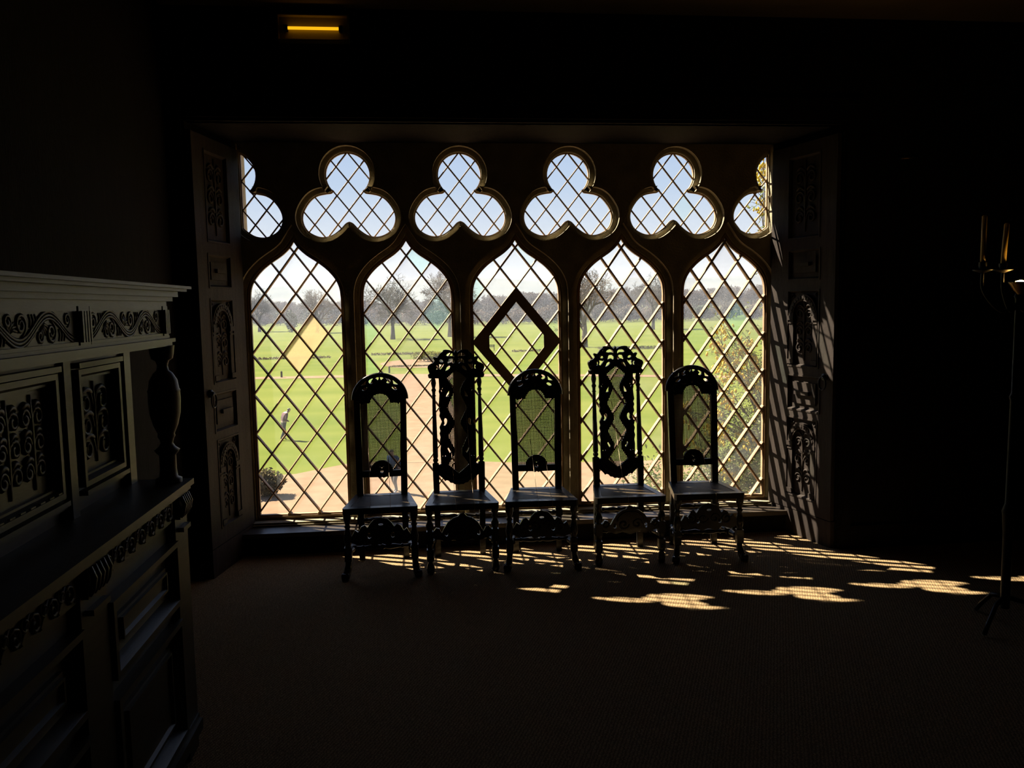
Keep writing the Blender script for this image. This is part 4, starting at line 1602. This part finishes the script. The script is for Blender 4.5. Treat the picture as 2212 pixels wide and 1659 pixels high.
wood = [clump(50 + q, 5.0, 3.6, 3.4 + 0.5 * (q % 3), 2200, 0.32).mesh('foliage', ('twig_grey', 'twig_brown', 'twig_grey', 'twig_brown', 'evergreen', 'twig_brown')[q]) for q in range(6)]
stems = MB().tube([Vector((0, 0, -0.2)), Vector((0.1, 0, 1.0)), Vector((0.2, 0.1, 2.2))], [0.16, 0.12, 0.05], 6).mesh('stem', 'bark')
random.seed(8)
for i in range(-24, 69):
    row = i % 3
    t = (i // 3 + (0.5 if row == 1 else 0.0)) / 22.5
    tc_ = max(0, 0.40 - max(t, 0))
    y = 297 + 9.5 * row + 156 * tc_
    x = (-0.235 + 0.70 * t) * (322 + 40 * tc_) + 0.93
    w_ = seen_through(x, y)
    r = empty('woodland_shrub', (x, y, ZG), 0.0)
    s = random.uniform(0.78, 0.98)
    r.scale = (s, s, s)
    tag(link('foliage', wood[(i * 7 + i // 5) % 6], r), kind='stuff')
    link('stem', stems, r)
    tag(r, 'dense bush under the far trees seen through the %s lancet' % w_, 'bush', 'undergrowth behind the %s lancet' % w_)


def bush(name, loc, m, label, seed, rx, ry, rz, n, size, group=None):
    r = empty(name, loc)
    tag(clump(seed, rx, ry, rz, n, size).build('foliage', m, r), kind='stuff')
    st = MB()
    for q in range(4):
        a = q * 1.6
        st.tube([Vector((0, 0, -0.1)), Vector((rx * .2 * cos(a), ry * .2 * sin(a), rz * .6)), Vector((rx * .5 * cos(a), ry * .5 * sin(a), rz * 1.3))], [0.03 * rz + .01, .02 * rz + .005, .006], 5)
    st.build('stems', 'bark', r)
    return tag(r, label, 'bush', group)


bush('low_shrub', (1.2, 101.5, ZG), 'shrub_yellow', 'yellow-green low shrub on the gravel island', 61, 2.3, 1.3, 0.75, 900, 0.16)
bush('low_shrub', (3.1, 97.0, ZG), 'evergreen', 'dark green low shrub on the right of the gravel island', 62, 1.5, 0.9, 0.42, 500, 0.14)
bush('low_shrub', (-1.0, 93.2, ZG), 'dry_shrub', 'brown ground cover at the front of the gravel island', 63, 3.4, 0.4, 0.10, 500, 0.10)
bush('dry_bush', (-5.35, 25.8, ZG), 'dry_shrub', 'brown twiggy bush on gravel at lower left of the leftmost lancet', 64, 0.85, 0.8, 0.55, 1500, 0.09)
bush('conifer_bush', (-40.0, 250.0, ZG), 'evergreen', 'small dark leaning conifer on the far lawn', 65, 2.4, 2.0, 3.4, 900, 0.35)
for i, (x0, x1, yy) in enumerate(((-31, -13, 114.5), (-7.5, 0.5, 119.0), (14, 20, 119), (28, 40, 122))):  # low tufts added to draw the dark shadow bands across the lawn
    m = MB()
    rng = random.Random(70 + i)
    for q in range(int((x1 - x0) * 40)):
        c = Vector((rng.uniform(x0, x1), yy + rng.uniform(-.6, .6), ZG + rng.uniform(0.0, .28)))
        a = Vector((rng.uniform(-1, 1), rng.uniform(-1, 1), rng.uniform(0, 1))).normalized() * .16
        b = a.orthogonal().normalized() * .08
        m.add([c - a, c + b, c + a, c - b], [(0, 1, 2, 3)])
    o = m.build('shadow_band_tufts', 'dry_shrub')
    tag(o, ('low tufts drawn for the shadow band behind the leftmost lancet', 'low tufts drawn for the shadow band beyond the gravel island', 'low tufts drawn for the shadow band behind the middle lancet',
            'low tufts drawn for the shadow band under the large bare tree')[i], 'grass', None, 'stuff')

# bollards and bench
for x, y, h, lb in ((-14.4, 82.0, 0.62, 'short dark post beside the path in the leftmost lancet'), (-3.2, 84.2, 0.70, 'short dark post by the path near the gravel island')):
    m = MB()
    m.frustum((0, 0, -0.1), (0, 0, h), (0.09, 0.09), (0.085, 0.085))
    m.frustum((0, 0, h), (0, 0, h + 0.07), (0.085, 0.085), (0.02, 0.02))
    o = m.build('bollard', 'dark_wood_post', None, (x, y, ZG))
    tag(o, lb, 'post')
b = empty('park_bench', (10.9, 124.5, ZG))
for q in range(4):
    m = MB()
    m.box(-0.95, 0.95, -0.25 + q * .13, -0.15 + q * .13, 0.44, 0.48)
    m.build('seat_slat', 'bench_wood', b)
for q in range(3):
    m = MB()
    m.box(-0.95, 0.95, 0.26, 0.29, 0.58 + q * .13, 0.67 + q * .13)
    m.build('back_slat', 'bench_wood', b)
for s in (-1, 1):
    for y0_, zz in ((-0.24, 0.44), (0.26, 0.95)):
        m = MB()
        m.box(s * .85 - .04, s * .85 + .04, y0_ - .02, y0_ + .05, 0, zz)
        m.build('leg', 'bench_wood', b)
tag(b, 'wooden bench on the lawn seen inside the diamond casement frame', 'bench')


# parked cars far off
def car(loc, rz, paint, label):
    r = empty('parked_car', loc, rz)
    prof = [(-2.1, 0.35), (-2.1, 0.75), (-1.95, 0.92), (-1.1, 0.98), (-0.6, 1.42), (0.9, 1.45), (1.5, 1.0), (2.05, 0.88), (2.1, 0.35)]
    fr = lambda u, v, d: (u, d, v)
    MB().plate(prof, [], -0.85, 0.85, fr).build('body', paint, r)
    MB().plate([(-0.98, 1.0), (-0.58, 1.36), (0.86, 1.39), (1.35, 1.0)], [], -0.865, 0.865, fr).build('side_glass', 'car_glass', r)
    for x in (-1.3, 1.3):
        for s in (-1, 1):
            m = MB()
            m.lathe([(0.02, -0.1), (0.33, -0.1), (0.33, 0.1), (0.02, 0.1)], (x, s * 0.80, 0.33), 14, 'y')
            m.build('wheel', 'tyre', r)
    tag(r, label, 'car', 'cars parked by the woodland')


car((-96.5, 436, ZG), 0.1, 'car_red', 'red car parked by the far trees, in the leftmost lancet')
car((-86.0, 440, ZG), -0.1, 'car_white', 'pale car parked just right of the red car')
car((-72.5, 436, ZG), 0.05, 'car_white', 'pale car farthest right of the three parked cars')


# people on the gravel and lawn
def figure(name, loc, rz, J, E_, R_, slots, zone, label, extra=None):
    me = bpy.data.meshes.new('body')
    names = list(J)
    me.from_pydata([J[n] for n in names], [(names.index(a), names.index(b)) for a, b in E_], [])
    o = bpy.data.objects.new('body', me)
    COL.objects.link(o)
    sk = o.modifiers.new('skin', 'SKIN')
    sd = me.skin_vertices[0].data
    for i, n in enumerate(names):
        rr = R_[n]
        sd[i].radius = rr if isinstance(rr, tuple) else (rr, rr)
        sd[i].use_root = (n == 'pelvis')
    su = o.modifiers.new('sub', 'SUBSURF')
    su.levels = su.render_levels = 3
    dg = bpy.context.evaluated_depsgraph_get()
    em = bpy.data.meshes.new_from_object(o.evaluated_get(dg))
    bpy.data.objects.remove(o)
    em.materials.clear()
    for s in slots:
        em.materials.append(MATS[s])
    for pl_ in em.polygons:
        pl_.material_index = zone(pl_.center)
        pl_.use_smooth = True
    r = empty(name, loc, rz)
    r.scale = (1.15, 1.15, 1.02)
    link('body', em, r)
    if extra:
        extra(r)
    tag(r, label, 'person')
    return r


ED = [('pelvis', 'waist'), ('waist', 'chest'), ('chest', 'neck'), ('neck', 'jaw'), ('jaw', 'head'), ('head', 'crown'),
      ('chest', 'shL'), ('shL', 'elL'), ('elL', 'wrL'), ('wrL', 'haL'), ('haL', 'fiL'), ('chest', 'shR'), ('shR', 'elR'), ('elR', 'wrR'), ('wrR', 'haR'), ('haR', 'fiR'),
      ('pelvis', 'hiL'), ('hiL', 'knL'), ('knL', 'anL'), ('anL', 'toL'), ('pelvis', 'hiR'), ('hiR', 'knR'), ('knR', 'anR'), ('anR', 'toR')]
RD = dict(pelvis=(0.17, 0.135), waist=(0.165, 0.125), chest=(0.18, 0.135), neck=0.058, jaw=(0.072, 0.08), head=(0.083, 0.098), crown=0.06, shL=0.072, elL=0.05, wrL=0.035, haL=0.036, fiL=0.02,
          shR=0.072, elR=0.05, wrR=0.035, haR=0.036, fiR=0.02, hiL=0.095, knL=0.065, anL=0.045, toL=0.04, hiR=0.095, knR=0.065, anR=0.045, toR=0.04)
# walks along +y (local forward), head bowed, forearms held in front of the waist
J1 = dict(pelvis=(0, 0, 0.93), waist=(0, 0.02, 1.10), chest=(0, 0.09, 1.33), neck=(0, 0.19, 1.50), jaw=(0, 0.29, 1.55), head=(0, 0.31, 1.63), crown=(0, 0.28, 1.71),
          shL=(-0.20, 0.10, 1.43), elL=(-0.27, 0.02, 1.14), wrL=(-0.15, 0.19, 1.02), haL=(-0.09, 0.23, 1.0), fiL=(-0.03, 0.24, 0.98),
          shR=(0.20, 0.10, 1.43), elR=(0.27, 0.02, 1.14), wrR=(0.15, 0.19, 1.02), haR=(0.09, 0.23, 1.0), fiR=(0.03, 0.24, 0.98),
          hiL=(-0.10, 0, 0.86), knL=(-0.10, 0.10, 0.48), anL=(-0.10, 0.02, 0.10), toL=(-0.11, 0.16, 0.04),
          hiR=(0.10, 0, 0.86), knR=(0.10, -0.04, 0.48), anR=(0.10, -0.20, 0.12), toR=(0.11, -0.08, 0.04))


def zone1(c):
    if c.z > 1.645 or (c.z > 1.53 and c.y < 0.27):
        return 4
    if c.z > 1.49:
        return 0
    if c.z > 1.06 or abs(c.x) > 0.17 and c.z > 1.0:
        return 1
    if c.z > 0.97 and c.y < 0.15:
        return 2
    if c.z > 0.95 and c.y >= 0.15:
        return 0
    if c.z > 0.09:
        return 3
    return 5


figure('person', (-7.05, 39.7, ZG), radians(-58), J1, ED, RD, ['skin', 'shirt_plaid', 'jumper_pale', 'trousers_dark', 'hair_dark', 'shoe'], zone1,
       'person in a reddish top and dark trousers walking on the lawn')
J2 = dict(J1)
J2.update(chest=(0, 0.04, 1.30), neck=(0, 0.08, 1.47), shL=(-0.19, 0.05, 1.40), shR=(0.19, 0.05, 1.40), jaw=(0, 0.11, 1.56), head=(0, 0.10, 1.64), crown=(0, 0.08, 1.71), elL=(-0.25, 0.0, 1.12), wrL=(-0.24, 0.12, 0.92), haL=(-0.235, 0.16, 0.86), fiL=(-0.23, 0.19, 0.80),
          elR=(0.25, 0.0, 1.12), wrR=(0.24, 0.0, 0.88), haR=(0.235, 0.02, 0.81), fiR=(0.23, 0.04, 0.75))


def zone2(c):
    if c.z > 1.61 or (c.z > 1.52 and c.y < 0.05):
        return 3
    if c.z > 1.46 or (abs(c.x) > 0.19 and c.z < 1.15):
        return 0
    if c.z > 0.90:
        return 1
    if c.z > 0.09:
        return 2
    return 4


figure('person', (-0.45, 25.6, ZG), radians(140), J2, ED, RD, ['skin', 'shirt_blue', 'trousers_grey', 'hair_dark', 'shoe'], zone2,
       'person in a blue top on the gravel, glimpsed under the leftmost chair back')

# ------------------------------------------------------------------ yellow-flowering shrub climbing outside at the right
FL = [(3.54, 1.02, 1.39), (3.63, 1.17, 1.27), (3.69, 1.08, 1.23), (3.82, 1.2, 1.33), (3.92, 1.21, 1.26), (3.67, 0.93, 1.16), (3.55, 0.91, 1.12), (3.92, 1.32, 1.08), (3.93, 1.03, 0.98), (3.64, 1.02, 0.9), (3.65, 1.4, 0.86), (3.57, 1.14, 0.76), (3.65, 1.32, 0.61), (3.62, 1.14, 0.55), (3.83, 1.22, 0.51), (3.8, 0.98, 0.5), (4.01, 1.22, 0.65), (3.84, 1.33, 0.27), (3.75, 1.16, 0.12), (3.86, 1.27, 0.01), (3.96, 1.24, 0.21), (3.9, 0.93, 2.96), (4.04, 1.28, 2.93), (3.99, 1.2, 2.61), (3.46, 1.05, 0.93), (3.43, 0.92, 0.69), (3.63, 1.33, 0.47), (3.94, 1.14, 1.12), (3.92, 1.26, 1.39), (3.69, 1.34, 1.52), (3.31, 1.26, 0.71), (3.44, 1.36, 0.39), (3.68, 1.1, 0.21), (3.89, 1.3, 0.31)]
sh = empty('flowering_shrub', (4.15, 1.35, ZG))
B0 = Vector((4.15, 1.35, ZG))
rng = random.Random(77)
tips = []
m = MB()
for k in range(7):
    a = Vector((rng.uniform(-.1, .1), rng.uniform(-.1, .1), -0.1))
    e = Vector((rng.uniform(-0.35, 0.45), rng.uniform(-0.25, 0.3), 4.6 + 0.5 * (k % 3)))
    pts = catmull([a, a + Vector((e.x * .2, e.y * .3, 1.6)), a + Vector((e.x * .7, e.y * .8, 3.2)), e], 4)
    m.tube(pts, [0.045 - 0.002 * i for i in range(len(pts))], 6)
    tips.append(e)
m.build('stems', 'bark', sh)
br = MB()
lf = MB()


def leaf(c, size):
    a = Vector((rng.uniform(-1, 1), rng.uniform(-1, 1), rng.uniform(-.5, .9))).normalized()
    b_ = a.orthogonal().normalized()
    b_ = Matrix.Rotation(rng.uniform(0, 6.28), 3, a) @ b_
    n_ = a.cross(b_) * 0.15
    w = size * rng.uniform(.7, 1.2)
    lf.add([c, c + a * w * .5 + b_ * w * .24 + n_ * w, c + a * w, c + a * w * .5 - b_ * w * .24 + n_ * w], [(0, 1, 2), (0, 2, 3)])


for f in FL:
    t = Vector(f) - B0
    s = min(tips, key=lambda q: (q - t).length + (3 if q.z > t.z + 0.2 else 0))
    s = s + Vector((0, 0, -0.5)) if t.z < s.z + .3 else s
    mid = s.lerp(t, 0.55) + Vector((rng.uniform(-.08, .08), rng.uniform(-.08, .08), 0.14))
    pts = [Vector(p_) for p_ in catmull([s, mid, t + Vector((0, 0, 0.02))], 5)]
    br.tube(pts, [0.010 - 0.0007 * i for i in range(len(pts))], 4)
    for i, p in enumerate(pts[3:]):
        for _ in range(2):
            q = p + Vector((rng.uniform(-.14, .14), rng.uniform(-.1, .1), rng.uniform(-.12, .12)))
            br.tube([p, q], [0.004, 0.0015], 3)
            for _ in range(4):
                leaf(q + Vector((rng.uniform(-.05, .05), rng.uniform(-.05, .05), rng.uniform(-.05, .05))), 0.045)
br.build('branches', 'bark', sh)
# dense lower foliage in sprays
for cx, cy, cz, rx, rz, n in ((4.05, 1.3, -0.35, 0.55, 0.5, 2300), (3.52, 1.25, -0.18, 0.5, 0.42, 1900), (3.95, 1.2, 0.25, 0.38, 0.40, 1400), (4.15, 1.2, 0.85, 0.22, 0.45, 600),
                              (3.02, 1.3, -0.10, 0.30, 0.40, 800), (3.60, 1.3, 0.15, 0.28, 0.28, 380), (4.35, 1.2, 1.6, 0.25, 0.5, 420), (4.22, 1.1, 2.65, 0.22, 0.45, 380), (3.75, 1.4, -1.2, 0.9, 0.6, 1100)):
    for _ in range(int(n * 1.7)):
        d = Vector((rng.gauss(0, .45), rng.gauss(0, .45), rng.gauss(0, .45)))
        leaf(Vector((cx + d.x * rx, cy + d.y * .35, cz + d.z * rz)) - B0, 0.048)
tag(lf.build('foliage', 'leaf', sh), kind='stuff')
fv = []
for v_ in range(4):
    m = MB()
    for _ in range(26):
        c = Vector((rng.gauss(0, .028), rng.gauss(0, .022), rng.gauss(-.02, .034)))
        d = Vector((rng.uniform(-.6, .6), rng.uniform(-.6, .6), -1)).normalized()
        m.tube([c, c + d * .009, c + d * .022], [0.003, 0.0068, 0.0052], 5)
    fv.append(m.mesh('flower_cluster', 'petal'))
for i, f in enumerate(FL):
    o = link('flower_cluster', fv[i % 4], sh, Vector(f) - B0, rng.uniform(0, 6), rng.uniform(1.1, 1.9))
tag(sh, 'leafy shrub with yellow flower clusters outside the rightmost lancet', 'shrub')

# ------------------------------------------------------------------ thin haze over the far park
hm_ = bpy.data.materials.new('haze')
hm_.use_nodes = True
n = hm_.node_tree.nodes
n.clear()
o_ = n.new('ShaderNodeOutputMaterial')
sc_ = n.new('ShaderNodeVolumeScatter')
sc_.inputs['Color'].default_value = (0.185, 0.20, 0.240, 1)
sc_.inputs['Density'].default_value = 0.0021
sc_.inputs['Anisotropy'].default_value = 0.2
hm_.node_tree.links.new(sc_.outputs[0], o_.inputs['Volume'])
MATS['haze'] = hm_
hf_ = hm_.copy()
hf_.name = 'haze_far'
for nn in hf_.node_tree.nodes:
    if nn.type == 'VOLUME_SCATTER':
        nn.inputs['Color'].default_value = (0.050, 0.075, 0.125, 1)
        nn.inputs['Density'].default_value = 0.00035
MATS['haze_far'] = hf_
hz = MB()
hz.box(-900, 900, 100, 500, ZG - 2, 17)
tag(hz.build('haze', 'haze'), 'thin pale ground haze in front of the far trees', 'haze', None, 'stuff')
hz = MB()
hz.box(-2400, 2400, 1500, 3900, ZG - 2, 118)
tag(hz.build('haze', 'haze'), 'blue haze veiling the distant hills', 'haze', None, 'stuff').data.materials[0] = MATS['haze_far']
